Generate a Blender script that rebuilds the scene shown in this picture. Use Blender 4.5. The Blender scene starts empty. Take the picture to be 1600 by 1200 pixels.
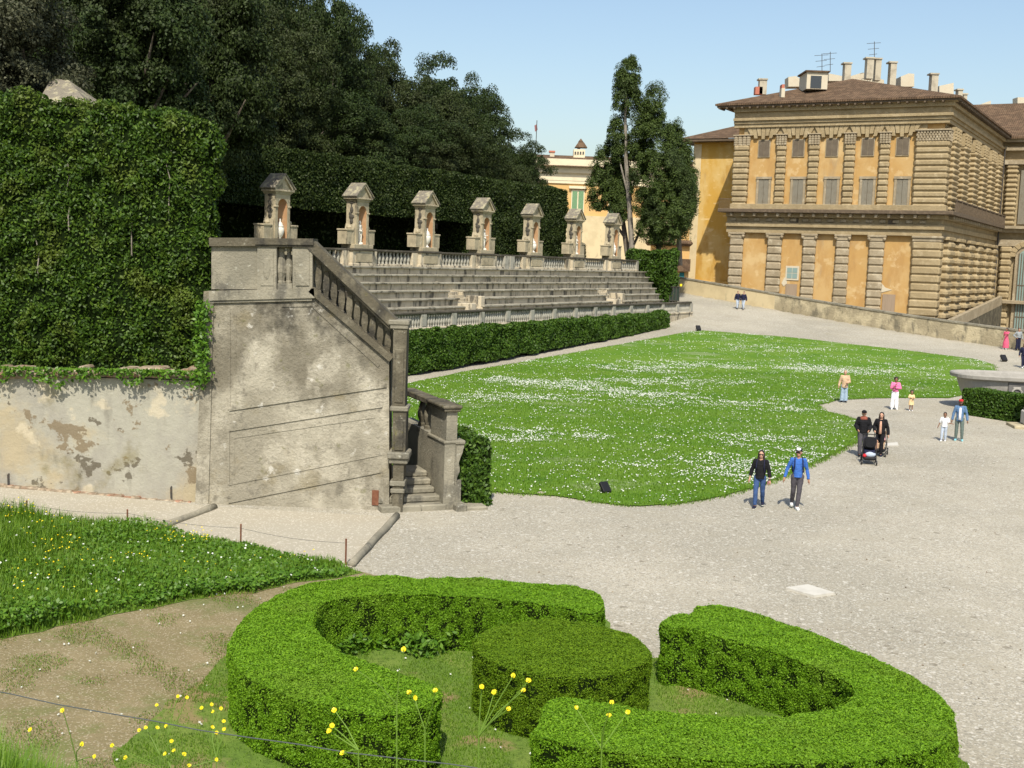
import bpy, bmesh, math, random
import numpy as np
from mathutils import Vector, Matrix, noise
from mathutils.geometry import delaunay_2d_cdt
random.seed(7); RNG = np.random.default_rng(7)
C = bpy.context.scene.collection
PI = math.pi
R_ = math.radians
# ------------------------------------------------------------------ camera
FPX, CAMH = 1850.0, 7.0
PITCH, ROLL = math.atan(197/1850), R_(2.05)
RC = Matrix.Rotation(PI/2-PITCH, 3, 'X') @ Matrix.Rotation(ROLL, 3, 'Z')
CP = Vector((0, 0, CAMH))
def ray(px, py): return RC @ Vector(((px-800)/FPX, -(py-600)/FPX, -1))
def AT(px, py, Y):
    d = ray(px, py); return CP + d*(Y/d.y)
def PZ(px, py, z=0.0):
    d = ray(px, py); return CP + d*((z-CAMH)/d.z)
def sp(t, k): return k*math.log1p(math.exp(max(-40, min(40, t/k))))
def sstep(a, b, t):
    t = max(0, min(1, (t-a)/(b-a))); return t*t*(3-2*t)
W0, W1 = Vector((18.2, 122.0)), Vector((40.2, 93.4))
WD = (W1-W0).normalized(); WN = Vector((-WD.y, WD.x))
if WN.y < 0: WN = -WN
def bank(x, y):
    t = 5.5-.458*(y-2)
    return min(5.9, sp(t, .12)) if y > -8 else 5.9
def terrain(x, y, cut=True):
    z = .05*sp(min(y, 135)-70, 4) + .06*sp(min(y, 135)-100, 4)
    z += bank(x, y)
    z += .045*max(0, min(30, -8.5-x))*sstep(22, 27, y)*(1-sstep(60, 90, y))
    if cut:
        s = (Vector((x, y))-W0).dot(WN); u = (Vector((x, y))-W0).dot(WD)
        if s > .5: z += (-6-z)*sstep(.5, 3.5, s)
    return z
def G(px, py, cut=True):
    d = ray(px, py); t, st = 1.0, .25
    p = CP + d*t
    for _ in range(4000):
        q = CP + d*(t+st)
        if q.z < terrain(q.x, q.y, cut):
            st *= .5
            if st < .0005: break
        else: t += st
        if t > 400: break
    q = CP + d*t
    return Vector((q.x, q.y, terrain(q.x, q.y, cut)))
# ------------------------------------------------------------------ materials
def NW(nt, t, **kw):
    n = nt.nodes.new(t)
    for k, v in kw.items(): setattr(n, k, v)
    return n
def _mask(nt, src, kind, sc, lo, hi, st, stretch=(1, 1, 1), detail=6):
    L = nt.links.new
    if kind == 'isl':
        g = NW(nt, 'ShaderNodeNewGeometry'); out = g.outputs['Random Per Island']
    elif kind == 'obj':
        g = NW(nt, 'ShaderNodeObjectInfo'); out = g.outputs['Random']
    elif kind == 'zn':
        n = NW(nt, 'ShaderNodeTexNoise'); n.inputs['Scale'].default_value = sc; n.inputs['Detail'].default_value = 9; n.inputs['Roughness'].default_value = .62
        mp = NW(nt, 'ShaderNodeMapping'); mp.inputs['Scale'].default_value = (1, 1, .7); L(src, mp.inputs[0]); L(mp.outputs[0], n.inputs['Vector'])
        s = NW(nt, 'ShaderNodeSeparateXYZ'); L(src, s.inputs[0]); k = NW(nt, 'ShaderNodeMath', operation='MULTIPLY_ADD'); k.inputs[1].default_value = stretch; L(s.outputs[2], k.inputs[0]); L(n.outputs[0], k.inputs[2]); out = k.outputs[0]
    elif kind == 'z':
        s = NW(nt, 'ShaderNodeSeparateXYZ'); L(src, s.inputs[0]); out = s.outputs[2]
    else:
        mp = NW(nt, 'ShaderNodeMapping'); mp.inputs['Scale'].default_value = stretch; L(src, mp.inputs[0])
        if kind == 'noise':
            n = NW(nt, 'ShaderNodeTexNoise'); n.inputs['Scale'].default_value = sc
            n.inputs['Detail'].default_value = detail; n.inputs['Roughness'].default_value = .62
            out = n.outputs[0]
        elif kind == 'voro':
            n = NW(nt, 'ShaderNodeTexVoronoi'); n.inputs['Scale'].default_value = sc; out = n.outputs['Distance']
        elif kind == 'cell':
            n = NW(nt, 'ShaderNodeTexVoronoi'); n.inputs['Scale'].default_value = sc
            s = NW(nt, 'ShaderNodeSeparateColor'); L(n.outputs['Color'], s.inputs[0]); out = s.outputs[0]
        elif kind.startswith('wave'):
            n = NW(nt, 'ShaderNodeTexWave', bands_direction=kind[-1]); n.inputs['Scale'].default_value = sc; out = n.outputs[0]
            n.inputs['Distortion'].default_value = 0
        L(mp.outputs[0], n.inputs['Vector'])
    m = NW(nt, 'ShaderNodeMapRange', interpolation_type='SMOOTHSTEP')
    m.inputs[1].default_value, m.inputs[2].default_value = lo, hi
    m.inputs[3].default_value, m.inputs[4].default_value = 0, st
    L(out, m.inputs[0]); return m.outputs[0]
MATS = {}
def mat(name, base, layers=(), rough=.85, bump=(), spec=.3, trans=0, world=False, metal=0, flip=0):
    m = bpy.data.materials.new(name); m.use_nodes = True; nt = m.node_tree; L = nt.links.new
    b = nt.nodes['Principled BSDF']
    b.inputs['Roughness'].default_value = rough; b.inputs['Metallic'].default_value = metal
    b.inputs['Specular IOR Level'].default_value = spec
    if world: src = NW(nt, 'ShaderNodeNewGeometry').outputs['Position']
    else: src = NW(nt, 'ShaderNodeTexCoord').outputs['Object']
    rgb = NW(nt, 'ShaderNodeRGB'); rgb.outputs[0].default_value = (*base, 1); cur = rgb.outputs[0]
    for ly in layers:
        col, kind, sc, lo, hi, st = ly[:6]
        f = _mask(nt, src, kind, sc, lo, hi, st, *ly[6:])
        mx = NW(nt, 'ShaderNodeMix', data_type='RGBA'); L(f, mx.inputs[0]); L(cur, mx.inputs[6])
        mx.inputs[7].default_value = (*col, 1); cur = mx.outputs[2]
    L(cur, b.inputs['Base Color'])
    prev = None
    for bp in bump:
        kind, sc, stn, dist = bp[:4]
        f = _mask(nt, src, kind, sc, 0.2, .8, 1, *bp[4:])
        bn = NW(nt, 'ShaderNodeBump'); bn.inputs['Strength'].default_value = stn; bn.inputs['Distance'].default_value = dist
        L(f, bn.inputs['Height'])
        if prev: L(prev, bn.inputs['Normal'])
        prev = bn.outputs[0]
    if prev: L(prev, b.inputs['Normal'])
    if trans:
        tr = NW(nt, 'ShaderNodeBsdfTranslucent'); L(cur, tr.inputs[0])
        ms = NW(nt, 'ShaderNodeMixShader'); ms.inputs[0].default_value = trans
        L(b.outputs[0], ms.inputs[1]); L(tr.outputs[0], ms.inputs[2])
        L(ms.outputs[0], nt.nodes['Material Output'].inputs[0])
    MATS[name] = m; return m
G_ = lambda *c: tuple(c)
mat('gravel', (.345, .318, .252), [((.285,.258,.198),'noise',.13,.48,.66,.55,(1,.3,1),5), ((.33,.29,.215),'noise',.35,.52,.68,.45,(.25,1,1)), ((.45,.41,.325),'noise',.11,.42,.62,.8), ((.20,.19,.155),'cell',40,.45,.95,.7), ((.56,.54,.47),'cell',31,.75,.97,.7),
    ((.16,.14,.10),'cell',9,.985,.995,.6), ((.22,.205,.165),'cell',21,.955,.99,.6), ((.62,.59,.52),'cell',15,.965,.99,.6), ((.34,.31,.235),'noise',.6,.5,.7,.45), ((.24,.22,.13),'noise',.33,.64,.74,.3), ((.33,.305,.24),'noise',2.7,.5,.72,.4)], rough=.95, bump=[('cell',24,.6,.02),('noise',6,.3,.03)], world=True, spec=.1)
mat('fine_gravel', (.37,.34,.268), [((.365,.325,.245),'noise',.5,.4,.65,.7),((.36,.32,.26),'cell',40,.6,.95,.6),((.6,.56,.47),'cell',30,.85,.95,.7)], rough=.95, bump=[('cell',38,.4,.01)], world=True, spec=.1)
mat('dirt', (.205,.172,.09), [((.26,.215,.12),'noise',.9,.42,.65,.8),((.13,.155,.045),'noise',1.1,.50,.66,.7,(1,1,1),10),((.22,.165,.095),'cell',60,.5,.95,.6),((.46,.40,.29),'cell',46,.8,.98,.6),((.11,.14,.04),'noise',.5,.52,.66,.7,(1,1,1),9)], rough=.95, bump=[('cell',30,.5,.015),('noise',8,.4,.03)], world=True, spec=.1)
mat('turf', (.115,.19,.03), [((.17,.23,.045),'noise',.8,.4,.65,.8),((.05,.09,.015),'noise',9,.5,.7,.7),((.27,.195,.10),'noise',.75,.53,.63,.85,(1,1,1),8),((.06,.11,.015),'noise',14,.5,.7,.6)], rough=.9, bump=[('noise',40,.6,.02)], world=True, spec=.15)
mat('lawn', (.10,.205,.017), [((.14,.24,.028),'noise',.16,.42,.6,.8,(1,2.2,1)),((.16,.20,.05),'noise',.35,.57,.72,.4,(1,1.6,1),8),((.045,.135,.011),'noise',.42,.55,.7,.7),((.04,.125,.009),'noise',9,.5,.75,.7),((.30,.33,.20),'noise',.19,.555,.66,.42,(1,2,1),9)], rough=.9, bump=[('noise',30,.8,.03)], world=True, spec=.15)
def leafmat(name, dark, mid, light, trans=.25, rough=.5, spec=.35, big=None, obj=None):
    ly = [(mid,'isl',0,0,.55,1),(light,'isl',0,.6,1,.85)]
    if obj: ly.append((obj,'obj',0,.5,1,.3))
    if big: ly.append((big[0],'noise',big[1],big[2],big[3],big[4]))
    return mat(name, dark, ly, rough=rough, spec=spec, trans=trans, world=True)
leafmat('box_leaf', (.09,.195,.008), (.15,.305,.013), (.225,.40,.022), .3, .55, .2, ((.17,.28,.025),.9,.5,.7,.5))
leafmat('dark_box_leaf', (.072,.145,.006), (.12,.215,.009), (.17,.275,.013), .25, .6, .15)
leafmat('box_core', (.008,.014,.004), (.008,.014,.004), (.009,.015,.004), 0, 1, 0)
leafmat('ivy_leaf', (.028,.062,.006), (.050,.105,.009), (.11,.185,.017), .3, .5, .28, ((.13,.17,.025),.8,.5,.66,.7))
leafmat('oak_leaf', (.015,.027,.006), (.024,.042,.008), (.043,.066,.014), .15, .6, .2, ((.044,.052,.019),.11,.5,.65,.7), (.05,.052,.018))
leafmat('oak_leaf_grey', (.035,.04,.018), (.06,.065,.032), (.11,.115,.065), .15, .6, .25)
leafmat('clipped_leaf', (.020,.034,.007), (.032,.052,.009), (.058,.082,.016), .15, .55, .25)
leafmat('laurel_leaf', (.038,.085,.009), (.058,.12,.012), (.095,.17,.017), .25, .5, .3)
leafmat('cypress_leaf', (.033,.055,.010), (.05,.08,.014), (.08,.115,.02), .12, .6, .25, ((.03,.043,.018),.3,.5,.65,.5))
leafmat('grass_blade', (.09,.185,.011), (.14,.265,.018), (.21,.34,.033), .4, .5, .3, ((.13,.2,.03),.7,.5,.7,.4))
leafmat('weed_leaf', (.06,.145,.011), (.09,.195,.015), (.14,.26,.022), .3, .45, .35)
leafmat('dry_grass', (.20,.16,.06), (.27,.21,.09), (.34,.28,.12), .3)
mat('petal_yellow', (.75,.58,.01), [((.85,.70,.03),'isl',0,.3,1,1)], rough=.4, trans=.2)
mat('petal_white', (.56,.58,.52), rough=.6, trans=.1)
mat('stem_green', (.13,.22,.03), rough=.6)
mat('bark', (.16,.13,.10), [((.27,.25,.21),'noise',3,.45,.65,.8,(1,1,.2)),((.07,.055,.04),'noise',7,.5,.7,.8,(1,1,.2))], bump=[('noise',9,.8,.05,(1,1,.2))], rough=.95, spec=.1)
mat('pale_bark', (.27,.24,.20), [((.17,.15,.12),'noise',5,.45,.65,.9,(1,1,.2))], bump=[('noise',9,.6,.03,(1,1,.2))], rough=.95, spec=.1)
_st = [((.30,.275,.21),'noise',.9,.38,.62,.9),((.10,.095,.08),'noise',1.7,.52,.68,.8,(1,1,.45),9),((.44,.43,.36),'noise',6,.60,.72,.7),((.06,.055,.045),'noise',5,.62,.75,.65,(1,1,.5),9)]
mat('old_stone', (.21,.195,.15), _st, bump=[('noise',14,.5,.03)], rough=.95, spec=.1, world=True)
mat('dark_stone', (.105,.093,.066), [((.20,.18,.13),'noise',1.3,.45,.65,.8),((.05,.047,.04),'noise',2.1,.47,.64,.85,(1,1,.5),9),((.36,.35,.28),'noise',8,.62,.74,.6),((.16,.15,.04),'noise',3.3,.62,.72,.5)], bump=[('noise',14,.5,.03)], rough=.95, spec=.1, world=True)
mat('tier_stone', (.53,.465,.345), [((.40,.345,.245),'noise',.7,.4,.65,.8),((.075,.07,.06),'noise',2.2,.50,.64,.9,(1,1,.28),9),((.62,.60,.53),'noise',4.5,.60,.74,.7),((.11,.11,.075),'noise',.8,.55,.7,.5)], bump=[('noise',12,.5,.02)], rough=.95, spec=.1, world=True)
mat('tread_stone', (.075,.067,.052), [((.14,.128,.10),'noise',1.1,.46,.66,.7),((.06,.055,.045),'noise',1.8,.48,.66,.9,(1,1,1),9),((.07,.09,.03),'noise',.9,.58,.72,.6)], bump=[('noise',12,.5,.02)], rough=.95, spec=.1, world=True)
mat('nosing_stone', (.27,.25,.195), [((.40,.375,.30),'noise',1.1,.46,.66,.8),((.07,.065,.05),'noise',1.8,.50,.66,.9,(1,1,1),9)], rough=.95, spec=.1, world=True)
mat('baluster_stone', (.36,.345,.29), [((.13,.125,.10),'noise',3.5,.5,.68,.8,(1,1,.6)),((.46,.45,.40),'noise',7,.58,.72,.6)], bump=[('noise',14,.4,.01)], rough=.95, spec=.1, world=True)
mat('stair_plaster', (.275,.252,.195), [((.385,.355,.28),'noise',.5,.42,.58,.95),((.17,.153,.115),'noise',.85,.50,.66,.75,(1,1,.7),9),((.165,.148,.11),'zn',.5,.56,.74,.9,.033),((.05,.046,.037),'zn',.6,.66,.80,.92,.033),((.46,.425,.34),'zn',.8,.46,.56,.6,-.02),((.12,.11,.085),'noise',1.9,.58,.70,.6,(1,1,.5),9),((.20,.165,.09),'noise',.7,.56,.68,.5),((.55,.53,.47),'noise',1.6,.61,.68,.75,(1,1,1),7),((.10,.092,.075),'noise',4,.57,.72,.5),((.14,.13,.10),'noise',12,.55,.7,.35),((.13,.13,.045),'noise',2.4,.64,.72,.5)], bump=[('noise',3,.5,.06),('noise',16,.5,.03)], rough=.95, spec=.1, world=True)
mat('wall_plaster', (.345,.332,.272), [((.37,.31,.20),'noise',.42,.46,.60,.85,(1,1,1.2)),((.28,.265,.225),'noise',.9,.43,.62,.8,(1,1,.5)),((.19,.15,.095),'noise',.62,.575,.595,.9,(1,1,1.1),7),((.50,.44,.32),'noise',.9,.60,.66,.7,(1,1,1),8),((.10,.085,.06),'noise',1.1,.61,.635,.85,(1,1,1.2),8),((.17,.145,.06),'noise',.7,.55,.70,.6),((.15,.14,.11),'noise',1.6,.56,.72,.5,(1,1,.35))], bump=[('noise',.62,.8,.05,(1,1,1.1),7),('noise',14,.3,.02)], rough=.95, spec=.1, world=True)
mat('rubble', (.33,.26,.185), [((.42,.36,.27),'cell',6,.4,.8,.9),((.34,.16,.10),'cell',5,.75,.85,.7),((.14,.11,.075),'voro',6,.25,.6,.6)], bump=[('cell',7,.8,.06)], rough=.95, spec=.1, world=True)
mat('niche_stone', (.40,.345,.235), [((.27,.235,.165),'noise',1.5,.45,.65,.8),((.10,.09,.07),'noise',2.2,.55,.7,.8,(1,1,.5)),((.50,.45,.34),'noise',4,.58,.7,.6)], bump=[('noise',10,.5,.02)], rough=.95, spec=.1, world=True)
mat('niche_plaster', (.40,.235,.125), [((.46,.31,.19),'noise',2.2,.45,.65,.8),((.35,.22,.13),'noise',3,.58,.72,.6)], rough=.95, spec=.1, world=True)
mat('lichen_slate', (.19,.17,.135), [((.36,.33,.22),'noise',3,.48,.62,.9),((.12,.11,.09),'noise',5,.52,.68,.8),((.40,.33,.10),'noise',3.6,.60,.68,.5)], bump=[('noise',14,.5,.03)], rough=.95, spec=.1, world=True)
mat('marble', (.70,.67,.59), [((.50,.47,.40),'noise',9,.55,.7,.6)], rough=.7, spec=.3)
mat('carving', (.075,.068,.055), rough=.95)
mat('palace_stone', (.335,.265,.155), [((.27,.21,.12),'noise',.35,.4,.62,.8),((.41,.335,.21),'noise',1.3,.5,.68,.7),((.22,.17,.105),'noise',1.1,.58,.72,.6,(1,1,.4))], bump=[('noise',4,.5,.06)], rough=.95, spec=.1, world=True)
mat('palace_grey', (.32,.265,.18), [((.255,.21,.14),'noise',.5,.4,.62,.8),((.44,.385,.28),'noise',1.3,.5,.68,.7),((.19,.15,.10),'noise',1.1,.58,.72,.6)], bump=[('noise',4,.5,.05)], rough=.95, spec=.1, world=True)
mat('ochre_plaster', (.44,.275,.105), [((.48,.33,.15),'noise',.28,.42,.62,.8),((.38,.225,.085),'noise',.6,.48,.66,.8,(1,1,.4)),((.33,.25,.15),'noise',.35,.56,.68,.7,(1,1,.3),9),((.58,.44,.24),'noise',.5,.55,.62,.5,(1,1,1),9),((.56,.42,.22),'noise',.18,.56,.66,.6),((.42,.25,.09),'noise',2.2,.58,.75,.4)], bump=[('noise',3,.2,.03)], rough=.95, spec=.1, world=True)
mat('yellow_plaster', (.50,.30,.065), [((.56,.40,.16),'noise',.22,.42,.60,.9,(1,1,.6)),((.40,.22,.04),'noise',.5,.48,.66,.7,(1,1,.4)),((.70,.55,.29),'noise',.8,.58,.70,.6,(1,1,2.2)),((.36,.25,.12),'noise',.6,.60,.72,.6,(1,1,.25))], bump=[('noise',3,.2,.03)], rough=.95, spec=.1, world=True)
mat('villa_plaster', (.58,.365,.145), [((.60,.41,.19),'noise',.3,.42,.62,.7),((.60,.40,.19),'noise',.9,.55,.7,.4)], rough=.95, spec=.1, world=True)
mat('villa_trim', (.66,.58,.41), [((.56,.49,.34),'noise',1,.45,.65,.6)], rough=.9, world=True)
mat('white_plaster', (.52,.47,.36), [((.50,.43,.32),'noise',1.2,.45,.65,.7)], rough=.9, world=True, spec=.1)
mat('chimney_stucco', (.44,.40,.31), [((.31,.275,.21),'noise',1.1,.45,.65,.8)], rough=.95, world=True, spec=.1)
mat('terracotta', (.115,.077,.049), [((.175,.115,.072),'cell',1.6,.35,.75,.8),((.095,.06,.04),'noise',1.6,.5,.68,.8),((.25,.21,.14),'noise',2.2,.6,.72,.5)], bump=[('waveX',1.1,.9,.12)], rough=.95, spec=.1)
mat('brick_red', (.42,.15,.10), rough=.9)
mat('eave_wood', (.10,.075,.05), [((.16,.12,.08),'noise',3,.45,.65,.8)], rough=.9, world=True)
mat('shutter_grey', (.25,.23,.18), [((.21,.18,.13),'noise',1.5,.45,.65,.6)], bump=[('waveZ',3.2,1,.06)], rough=.8)
mat('shutter_dark', (.15,.12,.085), [((.20,.165,.12),'noise',1.5,.45,.65,.6)], bump=[('waveZ',3.2,1,.06)], rough=.8)
mat('shutter_green', (.20,.36,.19), bump=[('waveZ',3,1,.06)], rough=.7)
mat('door_wood', (.29,.22,.155), [((.24,.18,.12),'noise',2,.45,.65,.6,(4,4,.4))], rough=.8)
mat('glass_dark', (.03,.035,.04), rough=.12, spec=.6)
mat('glass_pale', (.22,.30,.28), rough=.2, spec=.6)
mat('iron', (.05,.045,.04), [((.10,.06,.035),'noise',9,.5,.7,.7)], rough=.7, spec=.4)
mat('rust', (.14,.055,.03), [((.22,.10,.055),'noise',6,.45,.65,.7)], rough=.9)
mat('wire', (.06,.07,.07), rough=.6)
mat('black_plastic', (.012,.012,.013), rough=.45)
mat('lamp_glass', (.12,.11,.12), rough=.1, spec=.6)
mat('granite', (.30,.285,.255), [((.22,.21,.19),'noise',1.1,.45,.65,.7),((.37,.355,.32),'noise',7,.5,.7,.6),((.13,.125,.115),'noise',2.2,.60,.72,.7,(1,1,.4))], rough=.75, spec=.3, world=True, bump=[('noise',20,.2,.01)])
mat('granite_dark', (.13,.125,.12), [((.10,.095,.09),'noise',2,.45,.65,.7)], rough=.8, spec=.3, world=True)
mat('slab_stone', (.52,.50,.44), [((.42,.40,.35),'noise',2,.45,.65,.7)], rough=.9, world=True, bump=[('noise',18,.3,.01)])
mat('garden_wall_pale', (.60,.50,.31), [((.50,.41,.25),'noise',.6,.45,.65,.7),((.38,.33,.22),'noise',1.4,.56,.7,.7,(1,1,.5))], rough=.95, world=True, spec=.1)
mat('garden_wall_rough', (.35,.30,.20), [((.52,.45,.30),'noise',.6,.46,.6,.9),((.16,.145,.105),'noise',1.2,.5,.66,.85,(1,1,.5),9),((.12,.11,.06),'noise',3,.58,.7,.6)], rough=.95, world=True, spec=.1, bump=[('noise',6,.6,.05)])
def cloth(name, c, var=.75):
    return mat(name, c, [(tuple(v*var for v in c),'noise',9,.45,.65,.7)], rough=.9, spec=.15, bump=[('noise',14,.5,.02,(1,1,.6))])
SKIN = mat('skin', (.50,.29,.20), rough=.55); SKIN2 = mat('skin_brown', (.22,.115,.07), rough=.55); SKIN3 = mat('skin_tan', (.40,.22,.145), rough=.55)
HAIRD = mat('hair_dark', (.022,.014,.010), rough=.45, spec=.4); HAIRB = mat('hair_fair', (.38,.28,.18), rough=.5)
# ------------------------------------------------------------------ objects
def parent(o, p):
    o.parent = p
    o.matrix_parent_inverse = world_of(p).inverted()
def world_of(o):
    m = o.matrix_basis.copy()
    while o.parent is not None:
        m = o.parent.matrix_basis @ o.matrix_parent_inverse @ m if o.parent.parent is None else world_of(o.parent) @ o.matrix_parent_inverse @ m
        break
    return m
def tag(o, label=None, cat=None, group=None, kind=None):
    if label: o['label'] = label
    if cat: o['category'] = cat
    if group: o['group'] = group
    if kind: o['kind'] = kind
    return o
def thing(name, label, cat, loc=(0, 0, 0), rz=0, group=None):
    o = bpy.data.objects.new(name, None); C.objects.link(o)
    o.location = loc; o.rotation_euler = (0, 0, rz); o.empty_display_size = .3
    return tag(o, label, cat, group)
def link(name, me, m, par=None, local=True):
    o = bpy.data.objects.new(name, me); C.objects.link(o)
    if m is not None:
        me.materials.clear(); me.materials.append(MATS[m] if isinstance(m, str) else m)
    if par is not None:
        o.parent = par
        if not local: o.matrix_parent_inverse = world_of(par).inverted()
    return o
def copy_tree(o, par=None):
    c = o.copy(); C.objects.link(c)
    if par is not None: c.parent = par
    for ch in o.children: copy_tree(ch, c)
    return c
class MB:
    def __init__(s): s.v = []; s.f = []; s.sm = False
    def add(s, vs, fs):
        k = len(s.v); s.v += [tuple(v) for v in vs]; s.f += [tuple(i+k for i in f) for f in fs]; return s
    def box(s, x0, x1, y0, y1, z0, z1, c=0, M=None):
        x0, x1 = min(x0, x1), max(x0, x1); y0, y1 = min(y0, y1), max(y0, y1)
        if c:
            c = min(c, (x1-x0)*.45, (y1-y0)*.45, (z1-z0)*.45)
            vs = []
            for (X, Y, Z, sx, sy, sz) in [(a, b, d, sa, sb, sd) for a, sa in ((x0, 1), (x1, -1)) for b, sb in ((y0, 1), (y1, -1)) for d, sd in ((z0, 1), (z1, -1))]:
                vs += [(X+sx*c, Y+sy*c, Z), (X+sx*c, Y, Z+sz*c), (X, Y+sy*c, Z+sz*c)]
            bm = bmesh.new(); bv = [bm.verts.new(v) for v in vs]
            bmesh.ops.convex_hull(bm, input=bv); bm.verts.index_update()
            vs = [v.co.copy() for v in bm.verts]; fs = [[v.index for v in f.verts] for f in bm.faces]; bm.free()
        else:
            vs = [Vector((x, y, z)) for x in (x0, x1) for y in (y0, y1) for z in (z0, z1)]
            fs = [(0, 1, 3, 2), (4, 6, 7, 5), (0, 4, 5, 1), (2, 3, 7, 6), (0, 2, 6, 4), (1, 5, 7, 3)]
        if M is not None: vs = [M @ Vector(v) for v in vs]
        return s.add(vs, fs)
    def prism(s, pts, a, b, axis='y'):
        n = len(pts)
        if axis == 'y': f = lambda p, t: (p[0], t, p[1])
        elif axis == 'x': f = lambda p, t: (t, p[0], p[1])
        else: f = lambda p, t: (p[0], p[1], t)
        vs = [f(p, a) for p in pts]+[f(p, b) for p in pts]
        fs = [tuple(range(n))[::-1], tuple(range(n, 2*n))]+[(i, (i+1) % n, n+(i+1) % n, n+i) for i in range(n)]
        return s.add(vs, fs)
    def tube(s, pts, rs, n=8, cap=True):
        pts = [Vector(p) for p in pts]
        if not hasattr(rs, '__len__'): rs = [rs]*len(pts)
        vs, fs = [], []; up = None
        for i, p in enumerate(pts):
            t = (pts[min(i+1, len(pts)-1)]-pts[max(i-1, 0)]).normalized()
            a = t.orthogonal().normalized() if up is None else (up-t*up.dot(t)).normalized()
            up = a; b = t.cross(a)
            vs += [p+(a*math.cos(2*PI*j/n)+b*math.sin(2*PI*j/n))*rs[i] for j in range(n)]
        for i in range(len(pts)-1):
            fs += [(i*n+j, i*n+(j+1) % n, (i+1)*n+(j+1) % n, (i+1)*n+j) for j in range(n)]
        if cap: fs += [tuple(range(n))[::-1], tuple(range((len(pts)-1)*n, len(pts)*n))]
        return s.add(vs, fs)
    def lathe(s, prof, n=12, c=(0, 0, 0), sx=1, sy=1, ph=0, a0=0, a1=2*PI):
        full = abs(a1-a0-2*PI) < 1e-6; m = n if full else n+1
        vs = [(c[0]+r*sx*math.cos(a0+(a1-a0)*j/n+ph), c[1]+r*sy*math.sin(a0+(a1-a0)*j/n+ph), c[2]+z) for r, z in prof for j in range(m)]
        fs = [(i*m+j, i*m+(j+1) % m, (i+1)*m+(j+1) % m, (i+1)*m+j) for i in range(len(prof)-1) for j in range(n)]
        if full: fs += [tuple(range(m))[::-1], tuple(range((len(prof)-1)*m, len(prof)*m))]
        return s.add(vs, fs)
    def ball(s, c, r, n=10, rot=None):
        if not hasattr(r, '__len__'): r = (r, r, r)
        k = len(s.v); m = n//2
        prof = [(math.sin(PI*i/m), -math.cos(PI*i/m)) for i in range(m+1)]; prof[0] = (.02, -1); prof[-1] = (.02, 1)
        s.lathe(prof, n)
        for i in range(k, len(s.v)):
            v = Vector((s.v[i][0]*r[0], s.v[i][1]*r[1], s.v[i][2]*r[2]))
            if rot is not None: v = rot @ v
            s.v[i] = tuple(v+Vector(c))
        return s
    def cap(s, p0, p1, r0, r1=None, n=10):
        r1 = r0 if r1 is None else r1; p0, p1 = Vector(p0), Vector(p1); d = (p1-p0)
        if d.length < 1e-6: return s.ball(p0, r0, n)
        d.normalize()
        ks = (-1, -.8, -.45, 0)
        pts = [p0+d*r0*k for k in ks]+[p1-d*r1*k for k in ks[::-1]]
        rs = [r0*.05, r0*.6, r0*.9, r0, r1, r1*.9, r1*.6, r1*.05]
        return s.tube(pts, rs, n)
    def xf(s, M): s.v = [tuple(M @ Vector(v)) for v in s.v]; return s
    def mesh(s, name):
        me = bpy.data.meshes.new(name); me.from_pydata(s.v, [], s.f); me.update()
        bm = bmesh.new(); bm.from_mesh(me); bmesh.ops.recalc_face_normals(bm, faces=bm.faces); bm.to_mesh(me); bm.free()
        if s.sm: me.polygons.foreach_set('use_smooth', [True]*len(me.polygons))
        return me
    def build(s, name, m, par=None, local=True, smooth=False):
        s.sm = smooth; return link(name, s.mesh(name), m, par, local)
def np_mesh(name, V, Fc, nper):
    me = bpy.data.meshes.new(name); nf = len(Fc)
    me.vertices.add(len(V)); me.vertices.foreach_set('co', V.astype(np.float32).ravel())
    me.loops.add(nf*nper); me.loops.foreach_set('vertex_index', Fc.astype(np.int32).ravel())
    me.polygons.add(nf); me.polygons.foreach_set('loop_start', np.arange(nf, dtype=np.int32)*nper)
    me.update(calc_edges=True); return me
def unit(a): return a/np.maximum(1e-9, np.linalg.norm(a, axis=1, keepdims=True))
def leaves(P, N, size, jit=.7, aspect=.55):
    """one diamond leaf per point, facing roughly along N"""
    n = len(P); size = np.broadcast_to(np.asarray(size, float), (n,))
    nn = unit(N+jit*RNG.normal(size=(n, 3)))
    t = unit(np.cross(nn, RNG.normal(size=(n, 3)))); b = np.cross(nn, t)
    s = (size*RNG.uniform(.7, 1.3, n))[:, None]
    V = np.empty((n, 4, 3)); V[:, 0] = P-t*s; V[:, 1] = P+b*s*aspect+nn*s*.12; V[:, 2] = P+t*s; V[:, 3] = P-b*s*aspect+nn*s*.12
    return V.reshape(-1, 3), np.arange(n*4).reshape(n, 4)
def leaf_obj(name, P, N, size, m, par=None, jit=.7, aspect=.55, local=True):
    V, F_ = leaves(np.asarray(P), np.asarray(N), size, jit, aspect)
    return link(name, np_mesh(name, V, F_, 4), m, par, local)
def sample_mesh(me, n, keep=None):
    me.calc_loop_triangles(); co = np.empty(len(me.vertices)*3); me.vertices.foreach_get('co', co); co = co.reshape(-1, 3)
    tri = np.empty(len(me.loop_triangles)*3, dtype=np.int32); me.loop_triangles.foreach_get('vertices', tri); tri = tri.reshape(-1, 3)
    a, b, c = co[tri[:, 0]], co[tri[:, 1]], co[tri[:, 2]]
    cr = np.cross(b-a, c-a); ar = np.linalg.norm(cr, axis=1); nr = unit(cr)
    if keep is not None: ar = ar*keep((a+b+c)/3, nr)
    i = RNG.choice(len(tri), n, p=ar/ar.sum()); u = RNG.random((n, 2)); fl = u.sum(1) > 1; u[fl] = 1-u[fl]
    return a[i]+(b-a)[i]*u[:, :1]+(c-a)[i]*u[:, 1:], nr[i]
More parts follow.
